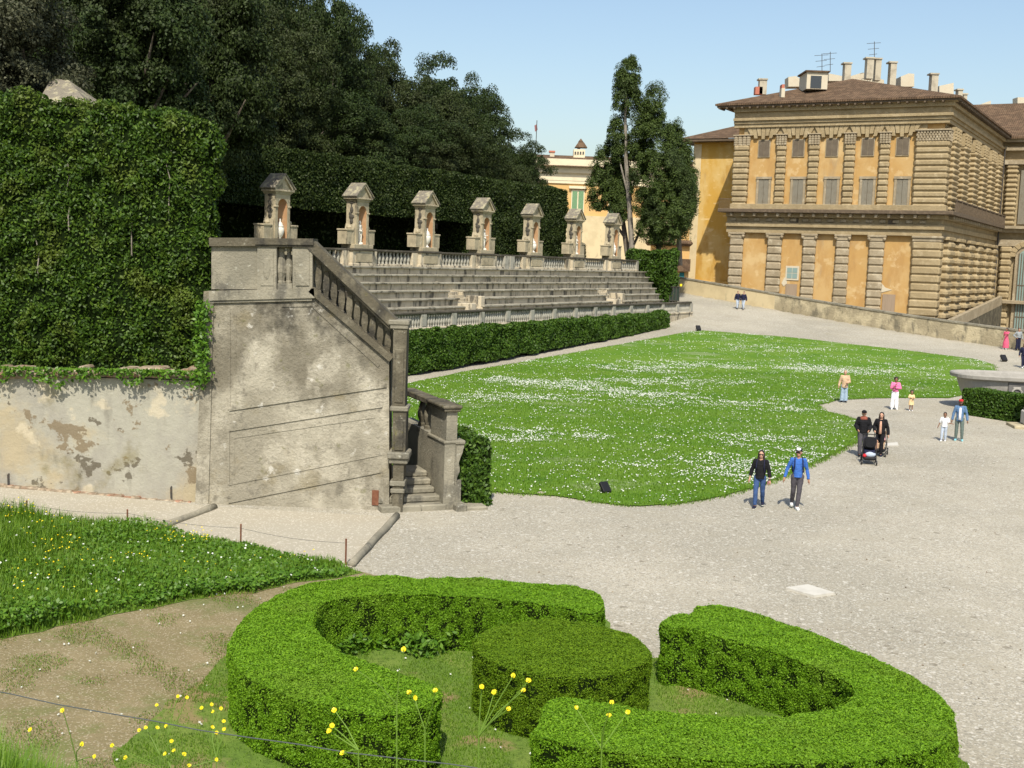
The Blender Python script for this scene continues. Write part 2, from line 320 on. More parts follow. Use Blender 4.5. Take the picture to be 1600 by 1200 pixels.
def in_poly(pl):
    A = np.array(pl, float); B = np.roll(A, -1, 0); dy = B[:, 1]-A[:, 1]; dy[dy == 0] = 1e-12; sl = (B[:, 0]-A[:, 0])/dy
    def inside(x, y):
        x = np.atleast_1d(x)[:, None]; y = np.atleast_1d(y)[:, None]
        return ((((A[:, 1] > y) != (B[:, 1] > y)) & (x < sl*(y-A[:, 1])+A[:, 0])).sum(1) % 2 == 1)
    return inside
def sheet(name, poly, m, step, dz, zf=None, kind='structure', rag=0):
    """flat ground patch following the terrain"""
    zf = zf or terrain
    pl = []
    for i in range(len(poly)):
        a, b = Vector(poly[i][:2]), Vector(poly[(i+1) % len(poly)][:2]); k = max(1, int((b-a).length/step))
        pl += [a.lerp(b, j/k) for j in range(k)]
    if rag: pl = [p+Vector((noise.noise(Vector((p.x*1.3, p.y*1.3, 1)))+.6*noise.noise(Vector((p.x*4, p.y*4, 7))), noise.noise(Vector((p.x*1.3, p.y*1.3, 5)))+.6*noise.noise(Vector((p.x*4, p.y*4, 3)))))*rag for p in pl]
    xs = [p.x for p in pl]; ys = [p.y for p in pl]; pts = list(pl); nb = len(pl)
    inside = in_poly([(p.x, p.y) for p in pl]); A = np.array([(p.x, p.y) for p in pl])
    x = math.floor(min(xs))
    while x < max(xs):
        y = math.floor(min(ys))
        while y < max(ys):
            if inside(x, y)[0] and np.min((A[:, 0]-x)**2+(A[:, 1]-y)**2) > (step*.45)**2: pts.append(Vector((x, y)))
            y += step
        x += step
    v, e, f, *_ = delaunay_2d_cdt(pts, [(i, (i+1) % nb) for i in range(nb)], [list(range(nb))], 1, 1e-5)
    mb = MB(); mb.add([(p.x, p.y, zf(p.x, p.y)+dz) for p in v], [tuple(q) for q in f])
    o = mb.build(name, m, smooth=True); o['kind'] = kind
    return o, inside
def remesh(mb, vox, name, sm=4):
    me = mb.mesh(name+'_src'); o = bpy.data.objects.new(name+'_src', me); C.objects.link(o)
    r = o.modifiers.new('r', 'REMESH'); r.mode = 'VOXEL'; r.voxel_size = vox; r.use_smooth_shade = True
    s = o.modifiers.new('s', 'SMOOTH'); s.factor = .5; s.iterations = sm
    dg = bpy.context.evaluated_depsgraph_get(); ev = o.evaluated_get(dg)
    out = bpy.data.meshes.new_from_object(ev); out.name = name
    bpy.data.objects.remove(o); bpy.data.meshes.remove(me)
    out.materials.clear(); return out
# ------------------------------------------------------------------ ground
def axis(a, b, s, far):
    v = list(np.arange(a, b+.01, s)); lo, hi = v[0], v[-1]
    for k in (4, 10, 22, 45, 90, 180, 400, 900, 1800):
        if k < far: v = [lo-k]+v+[hi+k]
    return sorted(v)
gx, gy = axis(-42, 62, 1.0, 2500), axis(-4, 150, 1.0, 2500)
mb = MB(); vs = [(x, y, terrain(x, y)) for y in gy for x in gx]; w = len(gx)
mb.add(vs, [(j*w+i, j*w+i+1, (j+1)*w+i+1, (j+1)*w+i) for j in range(len(gy)-1) for i in range(w-1)])
g = mb.build('ground', 'gravel', smooth=True); g['kind'] = 'structure'
def px_poly(pts, z=None): return [(lambda q: (q.x, q.y))(G(*p) if z is None else PZ(*p, z)) for p in pts]
def smooth_poly(P, it=2):
    for _ in range(it):
        P = [q for i in range(len(P)) for q in ((.75*P[i][0]+.25*P[(i+1) % len(P)][0], .75*P[i][1]+.25*P[(i+1) % len(P)][1]), (.25*P[i][0]+.75*P[(i+1) % len(P)][0], .25*P[i][1]+.75*P[(i+1) % len(P)][1]))]
    return P
# lawn
lawn_px = [(640,599),(720,582),(860,558),(1000,533),(1075,519),(1100,517),(1240,528),(1400,546),(1520,561),(1552,570),(1556,582),(1530,612),(1480,622),(1390,622),(1305,625),(1281,633),(1290,643),(1340,657),(1346,664),(1342,690),(1300,712),(1260,732),(1200,756),(1130,776),(1060,788),(1000,791),(960,789),(870,776),(770,769),(720,768)]
LP = px_poly(lawn_px)
d0 = Vector((LP[0][0]-LP[1][0], LP[0][1]-LP[1][1])).normalized()
LP = [(LP[0][0]+d0.x*24, LP[0][1]+d0.y*24)]+LP+[(-6.5, 33.2)]
lawn_o, in_lawn = sheet('lawn', LP, 'lawn', 1.0, .035, rag=.22)
# ramp path, dirt, turf round the hedges
sheet('path', px_poly([(-900,690),(-300,725),(0,757),(325,792),(607,808),(620,811),(549,888),(376,862),(199,831),(0,815),(-300,800),(-900,780)]), 'fine_gravel', .8, .02)
dirt_px = [(-500,1070),(0,996),(150,966),(300,934),(392,922),(470,906),(556,893),(610,903),(520,960),(420,1000),(390,1040),(360,1075),(260,1105),(220,1150),(170,1205),(0,1320),(-500,1420)]
sheet('dirt_path', px_poly(dirt_px), 'dirt', .3, .02, rag=.2)
turf_px = [(330,1052),(420,960),(600,935),(930,952),(965,985),(1010,1030),(1062,1025),(1300,1060),(1480,1135),(1520,1200),(1500,1330),(200,1330),(160,1215),(215,1150),(255,1100)]
turf_o, in_turf = sheet('turf', smooth_poly(px_poly(turf_px), 1), 'turf', .3, .035, rag=.25)
bank_px = [(-500,790),(0,813),(199,829),(376,860),(548,887),(566,897),(480,910),(392,928),(300,939),(150,970),(0,1000),(-500,1075)]
BANKP = px_poly(bank_px)
bank_o, in_bank = sheet('grass_bank', BANKP, 'turf', .3, .03, rag=.35)
slope_o, in_slope = sheet('hillside', [(-14,-3),(14,-3),(14,13.2),(4,13.6),(-14,13.6)], 'turf', .6, .04)
def scatter(poly_inside, x0, x1, y0, y1, n, dens=None):
    out = []; k = 0
    while k < n:
        q = RNG.uniform((x0, y0), (x1, y1), (max(2000, n//4), 2)); q = q[poly_inside(q[:, 0], q[:, 1])]
        if dens is not None: q = q[np.array([dens(x, y) for x, y in q.tolist()]) > RNG.random(len(q))]
        out.append(q); k += len(q)
    return np.concatenate(out)[:n]
def nz(x, y, s, o=0): return noise.noise(Vector((x*s+o, y*s-o, o*.37)))
def blades(name, P, H, W, m, lean=.45, dz=.03, par=None):
    n = len(P); H = np.broadcast_to(np.asarray(H, float), (n,)); W = np.broadcast_to(np.asarray(W, float), (n,))
    a = RNG.uniform(0, 2*PI, n); d = np.stack([np.cos(a), np.sin(a), 0*a], 1); e = np.stack([-np.sin(a), np.cos(a), 0*a], 1)
    z = np.array([terrain(x, y) for x, y in P])+dz; B = np.column_stack([P, z])
    l = RNG.uniform(.1, 1, n)*lean; H = H*RNG.uniform(.55, 1.15, n)
    up = np.array([0, 0, 1.])
    V = np.empty((n, 5, 3)); h = H[:, None]; ww = W[:, None]
    V[:, 0] = B-e*ww; V[:, 1] = B+e*ww
    M_ = B+up*h*.6+d*(h*l[:, None]*.35); V[:, 2] = M_+e*ww*.8; V[:, 3] = M_-e*ww*.8
    V[:, 4] = B+up*h*(1-.25*l[:, None])+d*h*l[:, None]
    base = np.arange(n)[:, None]*5
    F_ = np.concatenate([base+np.array([[0, 1, 2, 3]]), base+np.array([[3, 2, 4, 4]])], 0)
    me = bpy.data.meshes.new(name)
    me.vertices.add(n*5); me.vertices.foreach_set('co', V.astype(np.float32).ravel())
    q = (base+np.array([[0, 1, 2, 3]])).ravel(); t = (base+np.array([[3, 2, 4]])).ravel()
    me.loops.add(n*7); me.loops.foreach_set('vertex_index', np.concatenate([q, t]).astype(np.int32))
    me.polygons.add(2*n); me.polygons.foreach_set('loop_start', np.concatenate([np.arange(n)*4, n*4+np.arange(n)*3]).astype(np.int32))
    me.update(calc_edges=True)
    o = link(name, me, m, par)
    if par is None: o['kind'] = 'stuff'
    return o
def discs(name, P, r, m, dz, tilt=.35):
    P = np.asarray(P); n = len(P); z = np.array([terrain(x, y) for x, y in P])+dz
    k = 6; N = unit(np.column_stack([RNG.normal(size=(n, 2))*tilt+np.array([0, -.25]), np.ones(n)]))
    t = unit(np.cross(N, RNG.normal(size=(n, 3)))); b = np.cross(N, t); s = (np.broadcast_to(r, (n,))*RNG.uniform(.6, 1.3, n))[:, None]
    V = np.empty((n, k, 3)); B = np.column_stack([P, z])
    for j in range(k): V[:, j] = B+(t*math.cos(2*PI*j/k)+b*math.sin(2*PI*j/k))*s
    o = link(name, np_mesh(name, V.reshape(-1, 3), np.arange(n*k).reshape(n, k), k), m); o['kind'] = 'stuff'; return o
# daisies on the lawn, in drifts
def daisy_d(x, y):
    v = .8*nz(x*.7, y*1.9, .085, 3)+.7*nz(x*.8, y*1.6, .24, 9)+.6*nz(x, y*1.3, .75, 5)+.4*nz(x, y, 2.1, 8)
    return max(.035, min(1, (v-.12)*.95))
xs = [p[0] for p in LP]; ys = [p[1] for p in LP]
P = scatter(in_lawn, min(xs), max(xs), min(ys), max(ys), 26000, lambda x, y: daisy_d(x, y)*min(1, 50/y))
discs('daisies', P, np.where(P[:, 1] < 60, .024, .028), 'petal_white', .09)
P = scatter(in_lawn, min(xs), max(xs), 28, 75, 110000, lambda x, y: min(1, 34/y))
blades('lawn_grass', P, .085, .012, 'grass_blade')

# grass fringe over the lawn edge
q = [Vector(p) for p in LP]; E_ = []
for a, b in zip(q[2:-1], q[3:]):
    L_ = (b-a).length; n_ = int(L_*(130 if a.y < 60 else 50))
    for i in range(n_): p = a.lerp(b, RNG.random()); k_ = .22*(noise.noise(Vector((p.x*1.3, p.y*1.3, 1)))); E_.append((p.x+k_+RNG.normal()*.10, p.y+k_+RNG.normal()*.10))
blades('lawn_fringe', np.array(E_), .085, .011, 'grass_blade', .8, .0)
# ------------------------------------------------------------------ staircase and retaining wall
YW = 31.9
def P2(px, py, Y=YW):
    v = AT(px, py, Y); return (v.x, v.z)
def wall_bar(mb, p0, p1, w, y0, y1, Y=YW):
    """raised band on the wall face between two photo points, w metres wide"""
    a, b = Vector(P2(*p0, Y)), Vector(P2(*p1, Y)); d = (b-a).normalized(); n = Vector((-d.y, d.x))*w/2
    mb.prism([tuple(a-n), tuple(b-n), tuple(b+n), tuple(a+n)], y0, y1)
b0 = P2(460, 797)
st = thing('garden_staircase', 'weathered stone garden staircase with sloping balustrade and stained plaster side wall', 'staircase', (b0[0], YW, 0))
def Wd(mb, name, m, par=st, **k): return mb.build(name, m, par, local=False, **k)
m = MB()
outl = [(322,800),(608,812),(608,553),(490,457),(322,457)]
m.prism([P2(*p) for p in outl], YW, YW+.75)
Wd(m, 'side_wall', 'stair_plaster')
m = MB(); m.prism([P2(*p) for p in [(305,800),(326,800),(335,455),(319,455)]], YW-.05, YW+.5); Wd(m, 'quoin_strip', 'stair_plaster')
m = MB()
for a, b, w_, t in [((358,486),(358,640),.07,.035),((358,639),(604,602),.10,.06),((440,478),(490,477),.06,.035),((490,479),(592,572),.07,.04),((368,492),(368,630),.03,.02),
                 ((357,672),(597,634),.075,.05),((357,673),(357,757),.06,.04),((357,757),(590,711),.05,.03),((366,684),(585,652),.035,.025),((366,684),(366,748),.03,.02),
                 ((357,784),(596,736),.07,.05),((596,736),(601,798),.05,.035)]:
    wall_bar(m, a, b, w_, YW-t*.6, YW+.05)
Wd(m, 'panel_moulding', 'stair_plaster')
m = MB(); wall_bar(m, (328,462), (492,458), .26, YW-.10, YW+.2); wall_bar(m, (328,471), (488,467), .09, YW-.06, YW+.2); Wd(m, 'cornice', 'old_stone')
m = MB(); m.prism([P2(*p) for p in [(330,452),(404,452),(404,384),(330,384)]], YW+.02, YW+.5); Wd(m, 'parapet_panel', 'old_stone')
m = MB()
m.prism([P2(*p) for p in [(403,455),(433,455),(433,383),(403,383)]], YW-.08, YW+.5)
m.prism([P2(*p) for p in [(458,452),(489,452),(489,383),(458,383)]], YW-.08, YW+.5)
m.prism([P2(*p) for p in [(434,453),(457,453),(457,443),(434,443)]], YW-.05, YW+.5)
m.prism([P2(*p) for p in [(463,446),(484,446),(484,392),(463,392)]], YW-.11, YW+.1)
m.prism([P2(*p) for p in [(408,446),(428,446),(428,394),(408,394)]], YW-.10, YW+.1)
c = P2(418, 420); m.ball((c[0], YW-.10, c[1]), (.10, .03, .30), 12)
Wd(m, 'parapet_pier', 'old_stone')
m = MB(); wall_bar(m, (328,378), (402,378), .22, YW-.10, YW+.6); wall_bar(m, (400,377), (491,378), .17, YW-.17, YW+.62); wall_bar(m, (401,383), (490,384), .07, YW-.13, YW+.55)
Wd(m, 'parapet_cap', 'dark_stone')
BALP = [(.10,0),(.10,.10),(.075,.13),(.085,.2),(.115,.34),(.118,.46),(.095,.62),(.065,.80),(.06,.86),(.085,.88),(.085,.93),(.065,.95),(.10,.97),(.10,1)]
def baluster(mb, x, y, z0, z1, w=1.0, n=8, ph=PI/8):
    h = z1-z0; mb.lathe([(r*w/math.cos(PI/n), z0+t*h) for r, t in BALP], n, (x, y, 0), ph=ph)
for px in (439, 451):
    x, z0 = P2(px, 446, YW+.2); z1 = P2(px, 385, YW+.2)[1]; m = MB(); baluster(m, x, YW+.2, z0, z1, 1.25 if px == 439 else .8); Wd(m, 'baluster', 'old_stone', smooth=False)
m = MB(); wall_bar(m, (486,382), (616,506), .25, YW-.12, YW+.5); wall_bar(m, (487,392), (612,514), .09, YW-.06, YW+.44); Wd(m, 'handrail', 'dark_stone')
m = MB(); wall_bar(m, (486,452), (612,561), .17, YW-.10, YW+.5); Wd(m, 'string_course', 'dark_stone')
for i in range(10):
    px = 498+i*12.0; zt = 393+(px-487)*.976; zb = 447+(px-487)*.872
    x, z0 = P2(px, zb+4, YW+.2); z1 = P2(px, zt+2, YW+.2)[1]
    m = MB(); h = z1-z0
    m.lathe([(r*.64*1.414, z0+t*h) for r, t in [(.115,-.06),(.115,.10),(.085,.14),(.10,.24),(.135,.38),(.135,.5),(.12,.66),(.085,.8),(.07,.86),(.12,.88),(.12,.95),(.13,1.08)]], 4, (x, YW+.2, 0), ph=PI/4)
    Wd(m, 'baluster', 'dark_stone')
m = MB(); m.prism([P2(*p, YW+2.1) for p in [(330,640),(330,398),(492,398),(615,518),(615,640)]], YW+2.1, YW+2.4); Wd(m, 'gap_shade_backing', mat('gap_shade_black', (.02,.02,.015), rough=1, spec=0))  # added near-black backing: shade between the balusters is put into its colour
# newel post at the foot of the rail
def pxbox(mb, x0, x1, y0, y1, d0, d1, c=0, Y=YW):
    a, b = P2(x0, y1, Y), P2(x1, y0, Y); mb.box(a[0], b[0], Y+d0, Y+d1, a[1], b[1], c)
m = MB()
pxbox(m, 613, 637, 506, 640, -.2, .5); pxbox(m, 613, 636, 640, 722, -.2, .5); pxbox(m, 613, 632, 722, 815, -.2, .5)
pxbox(m, 617, 633, 545, 628, -.23, 0, .02); pxbox(m, 617, 632, 655, 702, -.23, 0, .02)
Wd(m, 'newel_post', 'dark_stone')
for nm_, bl_ in (('newel_cap', [(608,641,500,507,-.27,.55,.03),(611,639,507,513,-.24,.52,.02)]), ('newel_moulding', [(610,639,634,641,-.26,.52,.03)]), ('newel_bracket', [(606,641,705,715,-.32,.5,.04),(609,638,715,722,-.26,.5,.02)]), ('newel_moulding', [(610,634,750,757,-.25,.5,.02)]), ('newel_moulding', [(611,633,762,768,-.24,.5,.02)])):
    m = MB()
    for q_ in bl_: pxbox(m, *q_)
    Wd(m, nm_, 'old_stone')
m = MB(); pxbox(m, 581, 592, 766, 789, -.03, .1); Wd(m, 'access_plate', 'rust')
# gate steps and the side pier, turned to the court
q = G(692, 797); TH = R_(21.7)
MG = Matrix.Translation((q.x, q.y, 0)) @ Matrix.Rotation(TH, 4, 'Z')
m = MB()
for i in range(5):
    d = i*.36; m.box(-1.75+(.0 if i else -.0), (.10-.03*i if i < 2 else -.02), d-.03, 2.4, -.1 if i == 0 else i*.17, (i+1)*.17, .035)
m.xf(MG)
Wd(m, 'steps', 'old_stone')
m = MB(); m.box(0, .36, 0, 1.5, -.2, 1.90); m.box(.05, .36, .04, 1.46, 1.85, 2.85); m.box(0, .42, 1.5, 4.5, -.2, 1.95)
m.box(-.03, .39, -.03, 1.53, 1.85, 1.93, .02)
m.xf(MG); Wd(m, 'side_pier', 'old_stone')
m = MB(); m.box(-.09, .46, -.1, 1.6, 2.82, 2.92, .03); m.box(-.05, .42, -.06, 1.56, 2.74, 2.83, .02); m.box(.0, .42, 1.5, 4.4, 2.72, 2.9, .03); m.xf(MG); Wd(m, 'pier_cap', 'dark_stone')
m = MB(); prof = [(.30,1.95),(.74,1.95),(.74,1.84),(.70,1.82),(.68,1.72),(.58,1.58),(.50,1.42),(.56,1.28),(.56,1.18),(.46,1.05),(.40,.9),(.36,.8),(.30,.8)]
prof = [(.3+(a-.3)*.6, b-.12) for a, b in prof]; m.prism(prof, .0, .40); m.box(.30, .60, -.04, .45, 1.82, 1.94, .03); m.box(.34, .52, .03, .36, -.2, .82); m.xf(MG); Wd(m, 'scroll_bracket', 'old_stone')
m = MB(); baluster(m, .2, 2.15, 1.95, 2.82, 1.2); baluster(m, .2, 2.75, 1.95, 2.82, 1.2); m.xf(MG); Wd(m, 'far_baluster', 'dark_stone')
m = MB(); m.box(.35, 1.25, -.22, .5, -.1, .10, .04); m.box(.3, .62, -.3, .2, -.05, .2, .05); m.xf(MG); Wd(m, 'foot_stone', 'old_stone')
# retaining wall under the leafy wall
rw = thing('retaining_wall', 'low peeling plaster retaining wall below the tall leafy hedge', 'wall', (-9.5, 32.3, 0))
m = MB(); Y2 = YW+.12
m.prism([P2(*p, Y2) for p in [(-420,770),(0,772),(318,797),(322,592),(0,582),(-420,570)]], Y2, Y2+1.0); Wd(m, 'plaster_face', 'wall_plaster', rw)
m = MB()
for i in range(64):
    px = -420+i*11.7; x, z = P2(px, 588, Y2); wv = random.uniform(.18, .3); m.box(x-wv*.6, x+wv*.6, Y2-.08-random.random()*.06, Y2+.6, z-.06+(px*.0001), z+.12+random.random()*.16, .05)
Wd(m, 'coping_stones', 'rubble', rw)
m = MB(); m.tube([(P2(px, 582+px*.030+2*math.sin(px*.02), Y2)[0], Y2-.07, P2(px, 585+px*.027, Y2)[1]) for px in range(-400, 330, 30)], .018, 6); Wd(m, 'cable', 'black_plastic', rw)
m = MB()
for i in range(56):
    px = -420+i*13.2; py = 760+max(0, px)*.094-(0 if px > 0 else -px*.03); x, z = P2(px, py+6, Y2); m.box(x-.14, x+.13, Y2-.14-random.random()*.05, Y2+.2, z-.35, z+.16+random.random()*.05, .03)
Wd(m, 'brick_footing', 'rubble', rw)
for px, py in ((14,748),(268,768)):
    m = MB(); x, z = P2(px, py, Y2); m.tube([(x, Y2+.02, z+.14), (x, Y2-.07, z+.12), (x+.01, Y2-.07, z-.18)], .022, 6); Wd(m, 'drain_pipe', 'iron', rw)
# rounded kerbs across the ramp
for (a, b, lb) in (((334,795),(234,834),'rounded grey stone kerb crossing the ramp path, the farther up of two'),((620,809),(549,886),'long rounded stone kerb between ramp path and gravel court')):
    A, B = G(*a), G(*b); m = MB(); A.z += .05; B.z += .05; n_ = 7
    m.tube([A.lerp(B, i/n_)+Vector((random.uniform(-.012, .012), random.uniform(-.012, .012), random.uniform(-.012, .012))) for i in range(n_+1)], [.10+random.uniform(-.012, .012) for _ in range(n_+1)], 10)
    tag(m.build('stone_kerb', 'old_stone', smooth=True), lb, 'kerb', 'stone kerbs across the ramp')
# ------------------------------------------------------------------ foliage blocks
def disp(me, amp, sc, seed=0):
    n = len(me.vertices); co = np.empty(n*3); no = np.empty(n*3); me.vertices.foreach_get('co', co); me.vertex_normals.foreach_get('vector', no)
    co = co.reshape(-1, 3); no = no.reshape(-1, 3); o = Vector((seed, 0, 0))
    k = np.array([noise.noise(Vector(v)*sc+o) for v in co]); co += no*(amp*k)[:, None]
    me.vertices.foreach_set('co', co.ravel()); me.update()
def subdiv_mesh(mb, cuts, name):
    me = mb.mesh(name); bm = bmesh.new(); bm.from_mesh(me)
    for _ in range(cuts):
        bmesh.ops.triangulate(bm, faces=bm.faces)
        bmesh.ops.subdivide_edges(bm, edges=[e for e in bm.edges if e.calc_length() > .35], cuts=1)
    bmesh.ops.triangulate(bm, faces=bm.faces)
    bm.to_mesh(me); bm.free(); return me
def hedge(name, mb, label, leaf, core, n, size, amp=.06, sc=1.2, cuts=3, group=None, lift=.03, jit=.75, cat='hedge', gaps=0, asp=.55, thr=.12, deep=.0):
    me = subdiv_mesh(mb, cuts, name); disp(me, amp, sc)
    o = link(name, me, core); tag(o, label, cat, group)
    P, N = sample_mesh(me, n, lambda c, r: np.where(r[:, 2] < -.6, .02, 1.0))
    if gaps:
        v = np.array([noise.noise(Vector(p)*gaps) for p in P]); k = (v > -thr) | (RNG.random(len(P)) < .62); P, N, v = P[k], N[k], v[k]
        P = P+N*(np.clip(v, -.12, .6)*lift*2.4)[:, None]
    P = P+N*(RNG.uniform(-.6, 1, len(P))*lift)[:, None]
    leaf_obj('foliage', P, N+np.array([0, 0, .25]), size, leaf, o, jit, asp)
    return o
# leafy wall over the retaining wall
m = MB(); m.prism([P2(*p, 32.7) for p in [(-420,566),(0,578),(320,588),(325,520),(332,212),(326,188),(270,178),(200,171),(100,161),(0,152),(-420,118)]], 32.7, 33.45)
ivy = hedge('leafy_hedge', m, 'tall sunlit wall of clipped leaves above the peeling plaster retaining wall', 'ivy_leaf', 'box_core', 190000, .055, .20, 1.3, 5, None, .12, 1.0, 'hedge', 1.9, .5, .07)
for px, y0, y1 in ((264,235,345),(108,255,360),(206,300,400),(60,330,440)):
    m = MB(); pts = [];  x, z0 = P2(px, y1, 32.7); z1 = P2(px, y0, 32.7)[1]
    for i in range(6): pts.append((x+.12*noise.noise(Vector((i*.9, px, 0))), 32.69-.03*(i % 2), z0+(z1-z0)*i/5))
    m.tube(pts, [.020-.002*i for i in range(6)], 6); m.build('branch', 'pale_bark', ivy)
Pd, Nd = [], []
for i in range(2600):
    px = RNG.uniform(-400, 326); h = RNG.random()**2; py = 572+px*.02+h*36*max(.25, .6+.9*nz(px, 0, .03, 4)); x, z = P2(px, py, Y2); Pd.append((x, Y2-.16-RNG.random()*.22, z)); Nd.append((0, -1, .4))
for i in range(700):
    px = RNG.normal(320, 6); py = RNG.uniform(470, 598); x, z = P2(px, py, YW); Pd.append((x, YW-.1-RNG.random()*.3, z)); Nd.append((0, -1, .4))
leaf_obj('trailing_leaves', Pd, Nd, .06, 'weed_leaf', ivy, .9)
# ------------------------------------------------------------------ amphitheatre (local frame: x along, -y to the lawn)
A0 = Vector((-13.7, 69.7, 0)); TA = math.atan2(.869, .494)
MA = Matrix.Translation(A0) @ Matrix.Rotation(TA, 4, 'Z')
def AF(name, label, cat, loc=(0, 0, 0), group=None):
    p = MA @ Vector(loc); return thing(name, label, cat, p, TA, group)
ZT = 6.15; UEND = 51.0
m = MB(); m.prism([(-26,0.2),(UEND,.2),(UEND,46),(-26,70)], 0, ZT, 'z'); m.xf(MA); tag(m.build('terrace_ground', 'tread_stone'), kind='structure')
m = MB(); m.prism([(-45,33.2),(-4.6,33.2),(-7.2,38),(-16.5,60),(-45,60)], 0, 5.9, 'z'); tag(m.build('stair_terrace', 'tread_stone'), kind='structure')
seat = AF('stone_seating', 'long stepped rows of weathered stone seating facing the lawn', 'seating')
NT = 7; ZB = 2.75; RI = (ZT-ZB)/NT; TD = .80
cuts_ = [(13.2, 15.0), (36.2, 38.0)]
for i in range(NT):
    zt = ZT-RI*i; y1 = -TD*i; u1 = UEND+.6-1.0*i; u0 = -20
    segs = [(u0, u1)]
    if i >= 3:
        segs = []; s0 = u0
        for a, b in cuts_: segs.append((s0, a)); s0 = b
        segs.append((s0, u1))
    m = MB(); t = MB()
    for a, b in segs:
        k = max(1, int((b-a)/2.6))
        for j in range(k):
            p, q_ = a+(b-a)*j/k, a+(b-a)*(j+1)/k; e = random.uniform(-.015, .015)
            m.box(p+.004, q_-.004, y1-TD+.10+e, y1+.25, zt-RI-.5, zt-.12)
            t.box(p+.006, q_-.006, y1-TD+e-.05, y1+.3, zt-.115, zt+random.uniform(-.012, .012), .02)
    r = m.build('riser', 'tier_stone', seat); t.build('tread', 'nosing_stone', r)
for a, b in cuts_:
    m = MB()
    for i in range(9): m.box(a-.02, b+.02, -TD*3-i*.37-.40, -TD*3+.3, ZB-.6, ZT-RI*3-(i+1)*RI*4/9.5+.06)
    m.build('aisle_steps', 'tier_stone', seat)
    m = MB(); m.box(b-.05, b+.45, -TD*5-.62, -TD*4-.2, ZB, ZT-RI*3-.35, .02); m.build('aisle_block', 'tier_stone', seat); m = MB(); m.box(a-.55, a+.02, -TD*6-.5, -TD*5-.2, ZB, ZT-RI*4-.3, .02); m.build('aisle_block', 'tier_stone', seat)
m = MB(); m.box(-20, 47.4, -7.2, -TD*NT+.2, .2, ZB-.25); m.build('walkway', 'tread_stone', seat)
# lower balustrade
lb = AF('stone_balustrade', 'long low stone balustrade along the foot of the seating above the hedge', 'balustrade', (0, -7, 0))
U0, NS = 1.0, 14; SL = (47.5-U0)/NS
m = MB(); m.box(U0-4, 47.7, -.22, .22, 1.7, 2.62); m.box(U0-4, 47.75, -.28, .28, 2.60, 2.72, .03); m.build('plinth', 'tier_stone', lb)
m = MB()
for i in range(NS): m.box(U0+SL*i+.01, U0+SL*(i+1)-.01, -.2, .2, 3.50, 3.64+random.uniform(-.01, .01), .03)
m.box(U0-4, U0-.02, -.2, .2, 3.5, 3.64, .03)
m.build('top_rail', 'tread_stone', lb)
bal = []
for i in range(NS+1):
    x = U0+SL*i
    m = MB(); m.box(x-.27, x+.27, -.19, .19, 2.72, 3.50); m.box(x-.19, x+.19, -.21, .1, 2.80, 3.42); m.build('pier', 'baluster_stone', lb)
    if i < NS:
        for k in range(10): bal.append(x+.27+(SL-.54)*(k+.5)/10)
bme = MB(); baluster(bme, 0, 0, 2.72, 3.50, .92, 8); bme = bme.mesh('baluster')
rest = MB()
for k, x in enumerate(bal):
    if k < 100:
        o = link('baluster', bme, 'baluster_stone', lb); o.location = (x, 0, 0)
    else: baluster(rest, x, 0, 2.72, 3.50, .92, 6)
tag(rest.build('far_balusters', 'baluster_stone', lb), kind='stuff')
# upper balustrade with podiums
ub = AF('stone_balustrade', 'upper stone balustrade with podiums running under the row of statue niches', 'balustrade')
NK = 7; SP = 7.63
m = MB(); m.box(-20, UEND, -.25, .3, ZT-.1, ZT+.14, .03); m.build('plinth', 'tier_stone', ub)
m = MB(); m.box(-20, UEND-.02, -.22, .24, 7.08, 7.22, .03)
m.build('top_rail', 'tread_stone', ub)
bme2 = MB(); baluster(bme2, 0, 0, ZT+.14, 7.08, 1.0, 8); bme2 = bme2.mesh('baluster')
nb = 0
for k in range(-1, NK):
    x = (SP*k-.5)
    m = MB(); m.box(x-1.15, x+1.15, -.55, .5, ZT-.1, 7.1); m.box(x-1.25, x+1.25, -.62, .55, ZT-.1, ZT+.16, .03)
    m.box(x-1.75, x-1.15, -.3, .4, ZT, 7.09); m.box(x+1.15, x+1.75, -.3, .4, ZT, 7.09); pm = m.build('podium', 'tier_stone', ub)
    m = MB(); m.box(x-.85, x+.85, -.585, -.3, ZT+.24, 6.98, .02); m.build('podium_panel', 'niche_stone', pm)
    m = MB(); m.box(x-1.25, x+1.25, -.66, .58, 7.10, 7.24, .03); m.build('podium_cap', 'tread_stone', pm); m = MB(); m.box(x-1.0, x+1.0, -.54, .5, 7.235, 7.505, .02); m.build('podium_step', 'niche_stone', pm)
    a, b = x+1.75, min(x+SP-1.75, UEND-.3)
    if k == NK-1: b = UEND-.4
    if b-a < .4: continue
    if k in (3,):
        m = MB(); m.box((a+b)/2-.75, (a+b)/2-.1, -.3, .3, ZT, 7.12); m.box((a+b)/2+.1, (a+b)/2+.75, -.3, .3, ZT, 7.12); m.build('pier', 'baluster_stone', ub)
    n_ = max(2, int((b-a)/.40))
    for j in range(n_):
        xx = a+(b-a)*(j+.5)/n_
        if k == 3 and abs(xx-(a+b)/2) < .85: continue
        nb += 1; o = link('baluster', bme2, 'baluster_stone', ub); o.location = (xx, 0, 0)
m = MB(); m.box(UEND-.4, UEND, -.24, .26, ZT, 7.12); m.build('pier', 'baluster_stone', ub)
print('upper balusters', nb)
